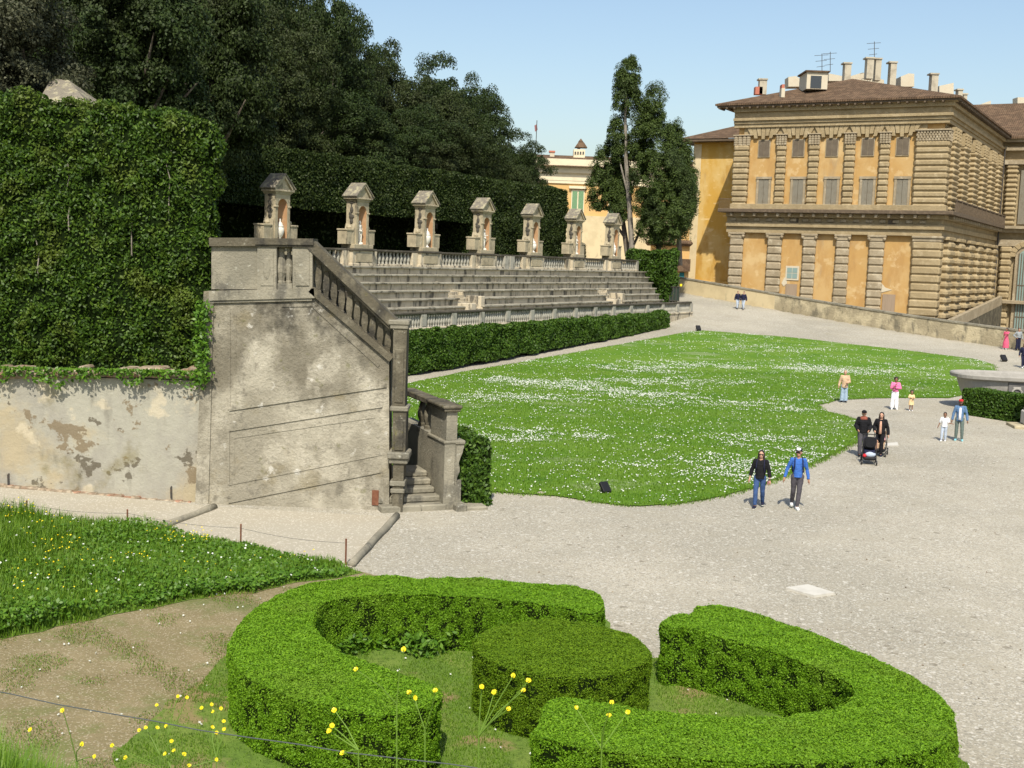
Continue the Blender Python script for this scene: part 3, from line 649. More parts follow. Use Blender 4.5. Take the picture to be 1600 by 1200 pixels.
# statue niches
def arch_pts(w, zs, n=10): return [(w*math.cos(PI*i/n), zs+w*math.sin(PI*i/n)) for i in range(n+1)]
def make_niche(label):
    t = AF('statue_niche', label, 'niche', (-.5, 0, 7.50), 'statue niches on the upper balustrade')
    hw, ow, zs, zt = .63, .42, 2.0, 2.82
    ar = arch_pts(ow, zs)
    m = MB()
    out = [(hw, 0), (hw, zt), (-hw, zt), (-hw, 0), (-ow, 0)]+[(x, z) for x, z in ar[::-1]]+[(ow, 0)]
    m.prism(out, -.40, .16)
    m.box(-hw, hw, .16, .42, 0, zt)
    for s in (-1, 1):
        pr = [(s*hw, 0), (s*(hw+.30), 0), (s*(hw+.24), .55), (s*(hw+.10), .95), (s*hw, 1.3)]
        m.prism(pr, -.30, .45)
    m.build('body', 'niche_stone', t)
    m = MB()
    m.lathe([(ow, .0), (ow, zs)]+[(ow*math.cos(a), zs+ow*math.sin(a)) for a in (.25, .5, .75, 1, 1.25, 1.5)], 12, (0, 0, 0), sx=.985, sy=1.22, a0=0, a1=PI)
    m.v = [(x, y-.37, z) for x, y, z in m.v]
    m.build('recess', 'niche_plaster', t, smooth=True)
    m = MB(); m.box(-hw-.06, -ow, -.47, -.3, zs-.09, zs+.01, .02); m.box(ow, hw+.06, -.47, -.3, zs-.09, zs+.01, .02); m.box(-hw-.05, hw+.05, -.46, .5, zt-.14, zt-.02, .02); m.build('impost', 'niche_stone', t)
    m = MB(); m.box(-hw-.22, hw+.22, -.56, .52, zt, zt+.10, .02); m.box(-hw-.14, hw+.14, -.5, .48, zt-.06, zt+.02, .02)
    m.prism([(-hw-.02, zt+.10), (hw+.02, zt+.10), (0, zt+.82)], -.44, .44)
    for s in (-1, 1): m.prism([(s*(hw+.24), zt+.10), (s*(hw+.05), zt+.10), (0, zt+.80), (0, zt+.95)], -.55, -.38)
    ped = m.build('pediment', 'niche_stone', t)
    m = MB()
    for s in (-1, 1): m.prism([(s*(hw+.28), zt+.13), (0, zt+.98), (0, zt+1.06), (s*(hw+.32), zt+.20)], -.60, .56)
    m.build('roof', 'lichen_slate', ped)
    for s in (-1, 1):
        m = MB(); X = s*(hw+.01)
        m.ball((X, 0, 2.6), (.05, .2, .08), 8); m.box(X-.02, X+.02, -.03, .05, 2.2, 2.6); m.ball((X, 0, 2.15), (.07, .14, .22), 8); m.ball((X, 0, 1.72), (.09, .22, .16), 8); m.ball((X, 0, 1.45), (.08, .14, .2), 8); m.ball((X, .1, 1.9), (.07, .12, .14), 8); m.build('carved_garland', 'carving', t)
        m = MB(); x0, x1 = (hw+.22, hw+.82) if s > 0 else (-hw-.82, -hw-.22)
        m.box(x0, x1, -.28, .45, 0, .88); m.box(x0-.05, x1+.05, -.33, .5, .84, .95, .02); m.ball(((x0+x1)/2-s*.2, -.05, 1.05), (.14, .2, .16), 8); m.build('side_block', 'niche_stone', t)
    return t
ORD = ['first', 'second', 'third', 'fourth', 'fifth', 'sixth', 'seventh']
NLAB = ['nearest stone niche, pedimented, behind the stair head, holding a marble urn', 'second pedimented stone niche from the stairs, holding a white marble figure', 'third pedimented stone niche from the stairs, holding a marble urn', 'fourth pedimented stone niche, middle of the seven, holding a marble figure', 'fifth pedimented stone niche from the stairs, holding a squat marble urn', 'sixth pedimented stone niche, in front of the yellow villa, holding a marble figure', 'last pedimented stone niche at the far end beside the cypress trunk']
n0 = make_niche(NLAB[0])
for k in range(1, NK):
    c = copy_tree(n0); c.location = MA @ Vector(((SP*k-.5), 0, 7.50)); c['label'] = NLAB[k]
def urn(k, label, s=1.0, sq=1.0):
    m = MB(); pr = [(.16,0),(.16,.05),(.10,.08),(.07,.16),(.09,.2),(.17,.3),(.23,.46),(.25,.6),(.24,.74),(.19,.80),(.22,.83),(.22,.87),(.15,.92),(.16,.98),(.10,1.06),(.05,1.10),(.06,1.16),(.045,1.24),(.01,1.3)]
    m.lathe([(r*s*sq, z*s) for r, z in pr], 16)
    for a in (-1, 1): m.tube([(a*.2*s, 0, .82*s), (a*.31*s, 0, .78*s), (a*.29*s, 0, .62*s), (a*.22*s, 0, .56*s)], .025*s, 6)
    o = m.build('marble_urn', 'marble', smooth=True); o.location = MA @ Vector(((SP*k-.5), -.20, 7.50)); o.rotation_euler = (0, 0, TA)
    tag(o, label, 'urn', 'marble urns in the niches')
urn(0, 'white marble urn standing in the nearest stone niche'); urn(2, 'tall lidded white marble urn in the third niche', 1.05)
urn(4, 'squat white marble urn in the fifth niche', .85, 1.25); urn(6, 'small white marble urn in the last niche', .95)
# hedges of the court
m = MB(); m.prism([(-4,-7.95),(39.6,-8.35),(39.8,-7.35),(-4,-7.32)], 0, 1, 'z'); m.xf(MA)
zz = lambda x, y: (terrain(x, y)-.05)
m.v = [(x, y, zz(x, y) if z < .5 else 2.45+.009*max(0, y-62)) for x, y, z in m.v]
hedge('long_hedge', m, 'long dark clipped hedge running under the low stone balustrade', 'laurel_leaf', 'box_core', 95000, .085, .16, .8, 7, None, .10, 1.0, 'hedge', 1.2, .55, .25)
m = MB(); m.prism([(.47,.30),(1.45,.30),(1.45,2.9),(.47,2.9)], .02, 1.86, 'z'); m.xf(MG)
hedge('leafy_hedge', m, 'short upright clipped hedge beside the stair gate pier', 'laurel_leaf', 'box_core', 12000, .065, .10, 1.6, 4, None, .07, 1.0, 'hedge', 1.4)
m = MB(); m.prism([(51.1,1.0),(52.2,-.7),(49.9,-3.4),(51.5,-3.9),(54.2,-2.5),(54.6,1.2)], 2.2, 8.1, 'z'); m.xf(MA)
hedge('leafy_hedge', m, 'bushy clipped hedge block at the far end of the seating beside the ramp', 'laurel_leaf', 'box_core', 26000, .10, .3, .6, 5, None, .14, 1.0, 'hedge', 1.0)
# ------------------------------------------------------------------ wood behind the seating
def crown_pts(ells, ncl, rc, per, flat=1.0, up=.25, inner=.35, rng=None):
    rng = rng or RNG; vol = np.array([(r[0]*r[1]*r[2])**.667 for c, r in ells]); vol /= vol.sum(); P, N = [], []
    for i in rng.choice(len(ells), ncl, p=vol):
        c, r = ells[i]; d = rng.normal(size=3); d /= np.linalg.norm(d); k = rng.uniform(inner, 1)**.45
        cc = np.array(c)+d*np.array(r)*k; R = rc*rng.uniform(.55, 1.35)
        q = unit(rng.normal(size=(per, 3))); q[:, 2] = np.where(q[:, 2] < -.35, -q[:, 2], q[:, 2])
        P.append(cc+q*R*rng.uniform(.55, 1.05, (per, 1))*np.array([1, 1, flat])); N.append(q+np.array([0, 0, up])+.35*d)
    return np.concatenate(P), np.concatenate(N)
def tree_proto(i, leaf, dens=1.0):
    rg = np.random.default_rng(40+i); H, R = 14.0, 4.6; ells = []
    for k in range(15):
        a = rg.uniform(0, 2*PI); z = rg.uniform(5.0, 11.2); rr = R*.56*rg.uniform(.5, 1.05)*(1.15-.06*z)
        ells.append(((rr*math.cos(a), rr*math.sin(a), z), (rg.uniform(1.8, 2.7), rg.uniform(1.8, 2.7), rg.uniform(1.5, 2.3))))
    ells.append(((0, 0, 11.8), (2.5, 2.5, 2.2))); ells.append(((.8, .5, 10.2), (3.2, 3.2, 2.4))); ells.append(((0, 0, 8), (2.8, 2.8, 3.5)))
    P, N = crown_pts(ells, int(240*dens), .85, 300, .8, .35, .3, rg)
    V, F_ = leaves(P, N, .082, .8, .6); cme = np_mesh('crown', V, F_, 4)
    m = MB(); m.tube([(0, 0, -.5), (.1, 0, 2.5), (-.1, .1, 5.5), (.1, 0, 9.5)], [.38, .30, .22, .08], 9)
    for k in range(7):
        a = rg.uniform(0, 2*PI); z = rg.uniform(3.5, 7.5); L_ = rg.uniform(2.2, 3.4); m.tube([(0, 0, z), (math.cos(a)*L_*.5, math.sin(a)*L_*.5, z+.9), (math.cos(a)*L_, math.sin(a)*L_, z+2.3)], [.13, .09, .03], 6)
    return cme, m.mesh('trunk'), leaf
PROT = [tree_proto(0, 'oak_leaf'), tree_proto(1, 'oak_leaf'), tree_proto(2, 'oak_leaf'), tree_proto(3, 'oak_leaf_grey', .8)]
def oak(x, y, zb, H, W, k, label, group='dark oaks of the wood'):
    t = thing('oak_tree', label, 'tree', (x, y, zb), random.uniform(0, 6.28), group)
    t.scale = (W/9.6, W/9.6, H/14.0)
    link('crown', PROT[k][0], PROT[k][2], t); link('trunk', PROT[k][1], 'bark', t); return t
SIL = [(-400,-260),(0,-160),(300,-120),(500,-70),(540,5),(566,62),(600,72),(640,78),(672,88),(700,118),(740,133),(770,155),(795,180),(830,206),(850,232),(866,262)]
def sil(px):
    for (a, b), (c, d) in zip(SIL, SIL[1:]):
        if a <= px <= c: return b+(d-b)*(px-a)/(c-a)
    return SIL[0][1] if px < SIL[0][0] else SIL[-1][1]
def proj(p):
    q = RC.transposed() @ (Vector(p)-CP); return 800+FPX*q.x/-q.z, 600-FPX*q.y/-q.z
WHERE = ['over the leafy hedge', 'above the first niche', 'above the second niche', 'above the third niche', 'above the fourth niche', 'above the fifth niche', 'beside the villa']
cnt = {}
def where(px):
    xs_ = [337, 470, 600, 705, 790, 845]; return sum(px > v for v in xs_)
rows = [(11.5, 5.6, .0, 'front'), (18, 6.4, 2.8, 'second'), (25, 7.5, 1.0, 'rear')]
LIST = []
for ri, (yy, stp, off, nm) in enumerate(rows):
    u = -30+off
    while u < 66:
        p = MA @ Vector((u+random.uniform(-.8, .8), yy+random.uniform(-1, 1), 0)); px = proj((p.x, p.y, 12))[0]
        py = sil(px+14*0); zt = AT(px, py, p.y).z; zt += {0: -4.2, 1: -.9, 2: .9}[ri]+random.uniform(-.5, .4)
        zb = ZT; Wt = 9.4+random.uniform(-1, 1.2)
        if 760 < px: Wt = 7.2
        edge = proj((p.x+Wt*.42, p.y, 12))[0]
        if px > -160 and edge < 872 and zt-zb > 5:
            if px > 835: zt = AT(px, sil(px)+10, p.y).z; Wt = 5.0
            LIST.append((ri, px, p, zb, min(zt, zb+27)-zb, Wt, nm))
        u += stp
AD = ['broad', 'dense', 'leaning', 'rounded', 'spreading', 'ragged', 'full', 'tall']
for ri, px, p, zb, H, Wt, nm in sorted(LIST, key=lambda t: t[1]):
    w_ = where(px); c_ = cnt.get((w_, ri), 0); cnt[(w_, ri)] = c_+1
    rowtxt = ['lower dark oak behind the clipped hedge', 'dark oak amid the wood', 'tallest dark oak at the back'][ri]
    pos = ['', ', second from left', ', third from left', ', fourth from left', ', fifth from left', ', sixth from left'][min(c_, 5)]
    oak(p.x, p.y, zb, H, Wt, random.choice((0, 1, 2)), rowtxt+' '+WHERE[w_]+pos)
for px, Y, ty, Wt, k, lb in ((40,50,-90,8.5,3,'grey leaved oak rising behind the leafy hedge at the left edge'),(-110,48,-120,9,3,'grey leaved oak partly outside the left edge of view'),(215,58,-130,9.5,1,'dark green oak above the leafy hedge right of the little roof'),(330,66,-100,9,2,'deep green oak above the corner of the leafy hedge'),(150,66,-160,10,0,'dark oak deep behind the little lichen roof')):
    p = AT(px, 300, Y); zt = AT(px, ty, Y).z; oak(p.x, Y, 5.9, zt-5.9, Wt, k, lb, 'oaks behind the leafy hedge')
# clipped hedge with a dark walk beneath
def LB(x0, x1, y0, y1, z0, z1):
    m = MB(); m.box(x0, x1, y0, y1, z0, z1); m.xf(MA); return m
m = LB(-16, 29, 5, 8.6, 9.7, 13.4)
hedge('clipped_hedge', m, 'long dark clipped hedge hanging over a shaded walk behind the niches', 'clipped_leaf', 'box_core', 130000, .085, .12, .5, 6, 'clipped hedges behind the niches', .15, 1.0, 'hedge', .6, .55, .25)
m = LB(29, 45.3, 4.8, 8.4, ZT-.1, 13.35)
hedge('clipped_hedge', m, 'tall dark clipped hedge reaching the ground beside the yellow villa', 'clipped_leaf', 'box_core', 90000, .09, .16, .5, 5, 'clipped hedges behind the niches', .16, 1.0, 'hedge', .6, .55, .25)
m = LB(-24, 29, 9.4, 11, ZT-.1, 12.2)
hedge('clipped_hedge', m, 'shaded hedge closing the dark walk behind the niches', 'clipped_leaf', 'box_core', 16000, .17, .3, .5, 5, 'clipped hedges behind the niches', .15, 1.0, 'hedge')
m = LB(47.5, 58, 9, 11, ZT-.1, 8.7)
hedge('clipped_hedge', m, 'low dark hedge in front of the yellow villa between the last niches', 'clipped_leaf', 'box_core', 5200, .15, .2, .6, 4, 'clipped hedges behind the niches', .12, 1.0, 'hedge')
# cypresses
def blob(px, py, rx, ry, Y, dz=0, fy=1.0):
    c = AT(px, py, Y); s = Y/FPX; return ((c.x, c.y+dz, c.z), (rx*s, rx*s*fy, ry*s))
def cyp(name, label, ells, trunk, ncl, per, rc, leaf='cypress_leaf', size=.085, par_pale=True):
    b = trunk[0]; t = thing(name, label, 'tree', b, 0, 'cypresses at the end of the seating')
    P, N = crown_pts(ells, int(ncl*2.0), rc*.85, int(per*1.8), 1.5, .5, .35)
    leaf_obj('crown', P, N, size, leaf, t, .6, .45, local=False)
    m = MB(); m.tube(trunk, [.30-.22*i/(len(trunk)-1) for i in range(len(trunk))], 9); return t, m
Yc = 117
t, m = cyp('cypress_tree', 'tallest slender cypress with a long bare pale trunk', [blob(981,122,18,30,Yc), blob(980,152,22,34,Yc), blob(972,228,13,44,Yc+1), blob(985,105,9,14,Yc), blob(962,213,12,30,Yc), blob(966,240,10,20,Yc)],
    [AT(988,400,Yc), AT(984,330,Yc), AT(978,250,Yc), AT(977,180,Yc), AT(980,120,Yc)], 110, 110, .5)
m.tube([AT(980,300,Yc), AT(969,255,Yc), AT(963,215,Yc)], [.10, .08, .04], 6); m.build('trunk', 'pale_bark', t, local=False)
t, m = cyp('cypress_tree', 'loose multi stemmed cypress left of the tall bare trunk', [blob(950,265,25,38,Yc+2), blob(938,300,20,34,Yc+2), blob(964,292,24,40,Yc+2), blob(972,320,14,28,Yc+1)],
    [AT(981,400,Yc+2), AT(974,350,Yc+2), AT(965,310,Yc+2), AT(957,270,Yc+2)], 150, 110, .55)
m.tube([AT(977,372,Yc+2), AT(963,352,Yc+2), AT(945,318,Yc+2)], [.16, .12, .05], 6); m.tube([AT(984,395,Yc+2), AT(1000,362,Yc+2), AT(1004,330,Yc+2)], [.15, .12, .06], 6); m.build('trunk', 'bark', t, local=False)
t, m = cyp('cypress_tree', 'broad bushy green cypress in front of the ochre building', [blob(1022,168,19,32,Yc+1), blob(1008,205,24,40,Yc), blob(1020,235,38,44,Yc), blob(1030,285,50,50,Yc-1), blob(1040,330,49,50,Yc-1), blob(1037,355,42,34,Yc-1), blob(1018,180,22,34,Yc)],
    [AT(1030,415,Yc), AT(1028,350,Yc), AT(1022,250,Yc)], 330, 120, .62)
m.build('trunk', 'bark', t, local=False)
t, m = cyp('cypress_tree', 'conical bright green cypress at the right of the cypress group', [blob(1052,220,13,28,Yc+3), blob(1062,260,20,42,Yc+3), blob(1070,300,19,40,Yc+2), blob(1068,330,18,30,Yc+2)],
    [AT(1062,415,Yc+3), AT(1060,330,Yc+3), AT(1055,230,Yc+3)], 150, 120, .55)
m.build('trunk', 'bark', t, local=False)
# villa
def wbox(mb, x0, x1, y0, y1, Y, d0, d1, c=0):
    a, b = AT(x0, y1, Y), AT(x1, y0, Y); a2 = AT(x1, y1, Y); mb.box(a.x, b.x, Y+d0, Y+d1, (a.z+a2.z)/2, b.z, c)
YV = 166
v = AT(920, 360, YV); vil = thing('yellow_villa', 'pale yellow villa with green shutters and roof lantern behind the last niches', 'house', (v.x, YV, 4))
def VB(name, mt, boxes, Y=YV, par=vil, c=0):
    m = MB()
    for x0, x1, y0, y1, d0, d1 in boxes: wbox(m, x0, x1, y0, y1, Y, d0, d1, c)
    return m.build(name, mt, par, local=False)
VB('wall', 'villa_plaster', [(760,1048,280,470,0,8)])
VB('base_course', 'garden_wall_pale', [(759,1049,342,470,-.35,1)])
VB('cornice', 'villa_trim', [(755,1050,255,262,-.9,1),(757,1050,262,272,-.45,1),(757,1050,274,283,-.25,1),(758,1050,285,287.5,-.2,.5)])
VB('string_course', 'villa_trim', [(758,1049,268,271,-.6,.5)])
rf = None
m = MB(); a = AT(752, 255, YV-1.4); b = AT(1053, 259, YV-1.4); zr = AT(900, 243.5, YV+5).z-.9
m.add([(a.x, YV-1.4, a.z), (b.x, YV-1.4, a.z), (b.x-3, YV+5, zr+.9), (a.x+3, YV+5, zr+.9), (a.x, YV+12, a.z), (b.x, YV+12, a.z)], [(0, 1, 2, 3), (3, 2, 5, 4), (0, 3, 4), (1, 5, 2), (0, 4, 5, 1)])
rf = m.build('roof', 'terracotta', vil, local=False)
tur = VB('lantern', 'villa_trim', [(898,917,229.5,247,4,6.2)], YV, rf); VB('lantern_opening', 'glass_dark', [(900+4.2*i,902.4+4.2*i,233,237,3.9,4.1) for i in range(4)], YV, rf)
m = MB()
for (px, py, r, h) in ((907.5,231,1.25,.75),(907.5,225,.55,.5)):
    c = AT(px, py, YV+5.1); m.lathe([(r, 0), (r*.45, h), (.02, h*1.15)], 4, tuple(c), ph=PI/4)
wbox(m, 905, 910, 222, 227, YV, 4.6, 5.6); c = AT(907.5, 222, YV+5.1); m.lathe([(.4, 0), (.02, .5)], 8, tuple(c)); m.build('lantern_roof', 'terracotta', rf, local=False)
VB('chimney', 'white_plaster', [(860,868,234,245,4,5)], YV, rf); VB('chimney_cap', 'brick_red', [(859,869,231.5,234,3.9,5.1)], YV, rf)
for x0, x1 in ((893,912),(951,968),(1005,1023),(838,856)):
    w = VB('window', 'villa_trim', [(x0-1.5,x1+1.5,297,337,-.12,.2),(x0-4,x1+4,291.5,295,-.45,.2)]); VB('shutter', 'shutter_green', [(x0,(x0+x1)/2-.2,299,335,-.2,.1),((x0+x1)/2+.2,x1,299,335,-.2,.1)], YV, w)
VB('window', 'shutter_dark', [(899,910,352,360,-.45,.1)])
VB('blind_panel', 'villa_trim', [(898,912,279.5,281.5,-.1,.2)])
m = MB(); a = AT(836, 262, 160); b = AT(839, 188, 160); m.tube([a, b], .05, 6)
fp = tag(m.build('flag_pole', 'iron'), 'thin flag pole with limp flag rising above the wood edge', 'flag pole')
m = MB(); pts = [AT(835,196,160), AT(839,194,160), AT(840,203,160), AT(836,206,160)]; m.add([tuple(p) for p in pts]+[(p.x, p.y+.03, p.z) for p in pts], [(0, 1, 2, 3), (7, 6, 5, 4), (0, 4, 5, 1), (1, 5, 6, 2), (2, 6, 7, 3), (3, 7, 4, 0)]); m.build('flag', cloth('flag_cloth', (.25, .12, .12)), fp)
# little roof over the leafy hedge
Yp = 47; p = AT(100, 160, Yp); pv = thing('garden_pavilion', 'small building with lichen covered stone roof peeping over the leafy hedge', 'pavilion', (p.x, Yp, 6))
m = MB(); wbox(m, 55, 133, 158, 330, Yp, .1, 3); m.build('wall', 'old_stone', pv, local=False)
m = MB(); e1, e2, r1, r2 = AT(60,164,Yp), AT(143,166,Yp), AT(80,123,Yp+1.6), AT(107,125,Yp+1.6)
m.add([(e1.x, Yp-.2, e1.z), (e2.x, Yp-.2, e2.z), (e2.x, Yp+3.4, e2.z), (e1.x, Yp+3.4, e1.z), tuple(r1), tuple(r2)], [(0, 1, 5, 4), (1, 2, 5), (2, 3, 4, 5), (3, 0, 4), (0, 3, 2, 1)]); m.build('roof', 'lichen_slate', pv, local=False)
# ------------------------------------------------------------------ palace
NP = Vector((49.2, 140, 0)); TP = R_(-30); MP = Matrix.Translation(NP) @ Matrix.Rotation(TP, 4, 'Z'); MPI = MP.inverted()
def pl_hit(px, py, ax, val):
    o = MPI @ CP; d = (MPI.to_3x3() @ ray(px, py)); t = (val-o[ax])/d[ax]; return o+d*t
def zq(zy): return AT(1462, 60+zy/2.857, 140).z
def fx(zx, zy=600): return pl_hit(1040+zx/2.857, 60+zy/2.857, 1, 0).x
pal = thing('palace', 'huge ochre and brown stone palace wing with rusticated pilasters and shuttered windows', 'palace', (NP.x, NP.y, 0), TP)
LR = pl_hit(1556, 300, 0, 0).y
ZE, ZC1, ZV0, ZV1 = zq(264), zq(350), zq(378), zq(428)
ZB0, ZB1 = zq(768), zq(800)
ZS0, ZS1 = zq(848), zq(884)
ZG = -6
XL = fx(308); XLB = fx(285, 1000)
def fb(mb, face, a0, a1, o0, o1, z0, z1, c=0):
    if face == 'F': mb.box(a0, a1, -o1, -o0, z0, z1, c)
    elif face == 'R': mb.box(o0, o1, a0, a1, z0, z1, c)
    else: mb.box(a0, a1, LR-o1, LR-o0, z0, z1, c)
def part(name, mt, fn, par=pal):
    m = MB(); fn(m); return m.build(name, mt, par)
def rust(mb, face, cx, w, out, z0, z1, n, c, gap=.0, jit=.0, back=0):
    h = (z1-z0)/n
    for i in range(n):
        e = random.uniform(-jit, jit); fb(mb, face, cx-w/2-e, cx+w/2+e, back, out+e, z0+i*h+gap/2, z0+(i+1)*h-gap/2, c)
    fb(mb, face, cx-w/2+c*.9, cx+w/2-c*.9, back, max(.05, out-c*1.0), z0, z1)
# body
part('wall', 'ochre_plaster', lambda m: m.box(XL+.3, -.1, .02, LR+10, ZG, ZE-.6))
part('side_wall', 'palace_stone', lambda m: m.box(-3, .0, .35, LR+1, ZG, ZE-.62))
# pilasters of the front
ups = [(340,68),(515,44),(660,48),(820,48),(975,48)]; lws = [(315,60),(485,64),(640,58),(788,60),(940,68)]
for i, (c_, w_) in enumerate(ups):
    cx = fx(c_, 600); ww = abs(fx(c_+w_/2)-fx(c_-w_/2)); ww *= 1.0
    p = part('pilaster', 'palace_stone', lambda m: rust(m, 'F', cx, ww, .55 if i else .8, ZB1+.1, ZV1-.9, 12, .17, .03, .03))
    def capi(m):
        for q in range(4):
            for s in (-.5, -.17, .17, .5): m.ball((cx+s*ww*.8, -.5, ZV1-.8+q*.28), (ww*.16, .22, .2), 6)
        fb(m, 'F', cx-ww*.6, cx+ww*.6, 0, .7, ZV1+.25, ZV1+.42, .05)
    part('capital', 'palace_grey', capi, p)
for i, (c_, w_) in enumerate(lws):
    cx = fx(c_, 1000); ww = abs(fx(c_+w_/2, 1000)-fx(c_-w_/2, 1000))
    p = part('pilaster', 'palace_grey', lambda m: rust(m, 'F', cx, ww, .5, ZG, ZS1-.7, 17, .16, .05, .02))
    part('capital', 'palace_grey', lambda m: (fb(m, 'F', cx-ww*.62, cx+ww*.62, 0, .62, ZS1-.28, ZS1, .05), fb(m, 'F', cx-ww*.5, cx+ww*.5, 0, .5, ZS1-.7, ZS1-.28), m.ball((cx-ww*.5, -.5, ZS1-.45), (.22, .2, .2), 8), m.ball((cx+ww*.5, -.5, ZS1-.45), (.22, .2, .2), 8)), p)
# corner pier, wraps both sides
XC = fx(1112, 600); XC2 = fx(1100, 1000)
def pier(m, x0, z0, z1, n, out, c, dep=2.2):
    h = (z1-z0)/n
    for i in range(n): e = random.uniform(-.03, .03); m.box(x0-e, out+e, -out-e, dep, z0+i*h+.02, z0+(i+1)*h-.02, c)
    m.box(x0+c, out-c, -out+c, dep-.2, z0, z1)
part('corner_pier', 'palace_stone', lambda m: pier(m, XC, ZB1+.1, ZV1-.7, 12, .7, .18))
part('corner_pier', 'palace_stone', lambda m: pier(m, XC2, ZG, ZS1-.6, 17, .6, .18))
def capc(m):
    for q in range(4):
        for s in np.linspace(XC+.15, .55, 11): m.ball((s+.12*(q % 2), -.6, ZV1-.6+q*.28), (.2, .2, .2), 6)
        for s in np.linspace(0, 2, 4): m.ball((.6, s, ZV1-.6+q*.3), (.25, .25, .22), 6)
    m.box(XC-.15, .85, -.85, 2.3, ZV1+.4, ZV1+.6, .05)
part('capital', 'palace_grey', capc)
part('capital', 'palace_grey', lambda m: (m.box(XC2-.1, .75, -.75, 2.3, ZS1-.25, ZS1, .05), m.box(XC2, .6, -.6, 2.2, ZS1-.62, ZS1-.25)))
# voussoir band over the top windows
def vous(m):
    m.box(fx(355, 400), fx(1170, 400), -.16, .1, ZV1+.35, ZV0+.02)
    for c_ in (442, 595, 745, 905, 1060):
        cx = fx(c_, 400)
        for k in range(-3, 4):
            zl = ZV1+(-.15 if k % 2 == 0 else .2)+.05*abs(k)
            m.prism([(cx+k*.47-.20, zl), (cx+k*.47+.20, zl), (cx+k*.62+.27, ZV0+.01), (cx+k*.62-.27, ZV0+.01)], -.36-.02*(k % 2), .05)
def vous_old(m):
    x0, x1 = fx(362, 400), fx(1165, 400); n = 26
    for i in range(n):
        a, b = x0+(x1-x0)*i/n, x0+(x1-x0)*(i+1)/n; k = ((i % 5)-2)*.16; zl = ZV1-(.0 if i % 5 in (1, 2, 3) else .45)+.25
        m.prism([(a+.02+k*.25, zl), (b-.02+k*.25+.0, zl), (b-.02+k*.9*.4, ZV0), (a+.02+k*.9*.4, ZV0)], -.34, .1)
part('voussoir_band', 'palace_stone', vous)
def ent(m):
    for z0, z1, o in ((ZV0, ZV0+.45, .55), (ZV0+.45, ZC1+.1, .72), (ZC1+.1, ZC1+.45, .95), (ZC1+.45, ZE-1.0, .60), (ZE-1.0, ZE-.5, 1.0), (ZE-.5, ZE-.15, 1.3)):
        m.box(XL-.2, o, -o, .3, z0, z1-.004, .03); m.box(-.3, o-.004, .2, LR, z0+.003, z1-.007)
part('entablature', 'palace_stone', ent)
# belt course and balcony slab
def belt(m):
    for z0, z1, o in ((ZS1-.02, ZS0-.2, .55), (ZS0-.2, ZS0+.35, .85), (ZS0+.35, ZB0-1.05, .5), (ZB0-1.05, ZB0-.55, .95)):
        m.box(XL-.5, o, -o, .3, z0, z1-.004, .03); m.box(-.3, o-.003, .2, LR, z0+.003, z1-.006)
part('belt_course', 'palace_stone', belt)
part('frieze_block', 'palace_grey', lambda m: [fb(m, 'F', XL+i*1.55, XL+i*1.55+.75, 0, .66, ZS0+.5, ZB0-1.2, .05) for i in range(16)])
part('balcony_slab', 'eave_wood', lambda m: (m.box(XL-1.3, 1.9, -1.9, .3, ZB0-.55, ZB0-.10, .05), m.box(-.3, 1.88, .2, LR, ZB0-.54, ZB0-.12)))
for i in range(17): part('bracket', 'palace_grey', lambda m: fb(m, 'F', XL+.2+i*1.5, XL+.55+i*1.5, .3, 1.6, ZB0-1.0, ZB0-.56, .06))
for i in range(36): part('bracket', 'palace_grey', lambda m: fb(m, 'R', 1+i*1.5, 1.35+i*1.5, .3, 1.6, ZB0-1.0, ZB0-.56, .06))
part('parapet', 'palace_stone', lambda m: (m.box(XL, .5, -.5, .3, ZB0-.1, ZB1+.75, .03) if False else m.box(XL-.1, .9, -.9, .3, ZB0-.1, ZB0+.55, .03)))
def rail(m):
    for i in range(150): y = 1.2+i*(LR-2)/150; m.box(1.65, 1.71, y, y+.06, ZB0-.1, ZB0+1.25)
    m.box(1.6, 1.76, .6, LR, ZB0+1.22, ZB0+1.34)
    for i in range(12): y = .8+i*(LR-1.4)/11; m.box(1.58, 1.78, y, y+.2, ZB0-.1, ZB0+1.42)
part('balcony_railing', 'eave_wood', rail)
part('balcony_railing', 'eave_wood', lambda m: [m.box(XL-1.25+i*.13, XL-1.21+i*.13, -1.7, -1.66, ZB0-.1, ZB0+1.1) for i in range(12)]+[m.box(XL-1.27, XL+.3, -1.72, -1.64, ZB0+1.08, ZB0+1.16)])
# windows of the front
for c_, in ((442,),(595,),(745,),(905,),(1060,)):
    cx = fx(c_, 470); w_ = .68
    z0, z1 = zq(516), zq(440)
    wn = part('window', 'palace_grey', lambda m: fb(m, 'F', cx-w_-.1, cx+w_+.1, 0, .10, z0-.12, z1+.1))
    part('shutter', 'shutter_dark', lambda m: (fb(m, 'F', cx-w_, cx-.02, 0, .14, z0, z1), fb(m, 'F', cx+.02, cx+w_, 0, .14, z0, z1)), wn)
    cx = fx(c_-5, 690); z0, z1 = zq(750), zq(626); w_ = .66
    wn = part('window', 'palace_grey', lambda m: (fb(m, 'F', cx-w_-.28, cx-w_, 0, .16, z0, z1+.25), fb(m, 'F', cx+w_, cx+w_+.28, 0, .16, z0, z1+.25), fb(m, 'F', cx-w_-.34, cx+w_+.34, 0, .22, z1, z1+.3)))
    part('shutter', 'shutter_grey', lambda m: (fb(m, 'F', cx-w_, cx-.02, 0, .10, z0, z1), fb(m, 'F', cx+.02, cx+w_, 0, .10, z0, z1)), wn)
cx = fx(565, 1065); z0, z1 = zq(1100), zq(1043)
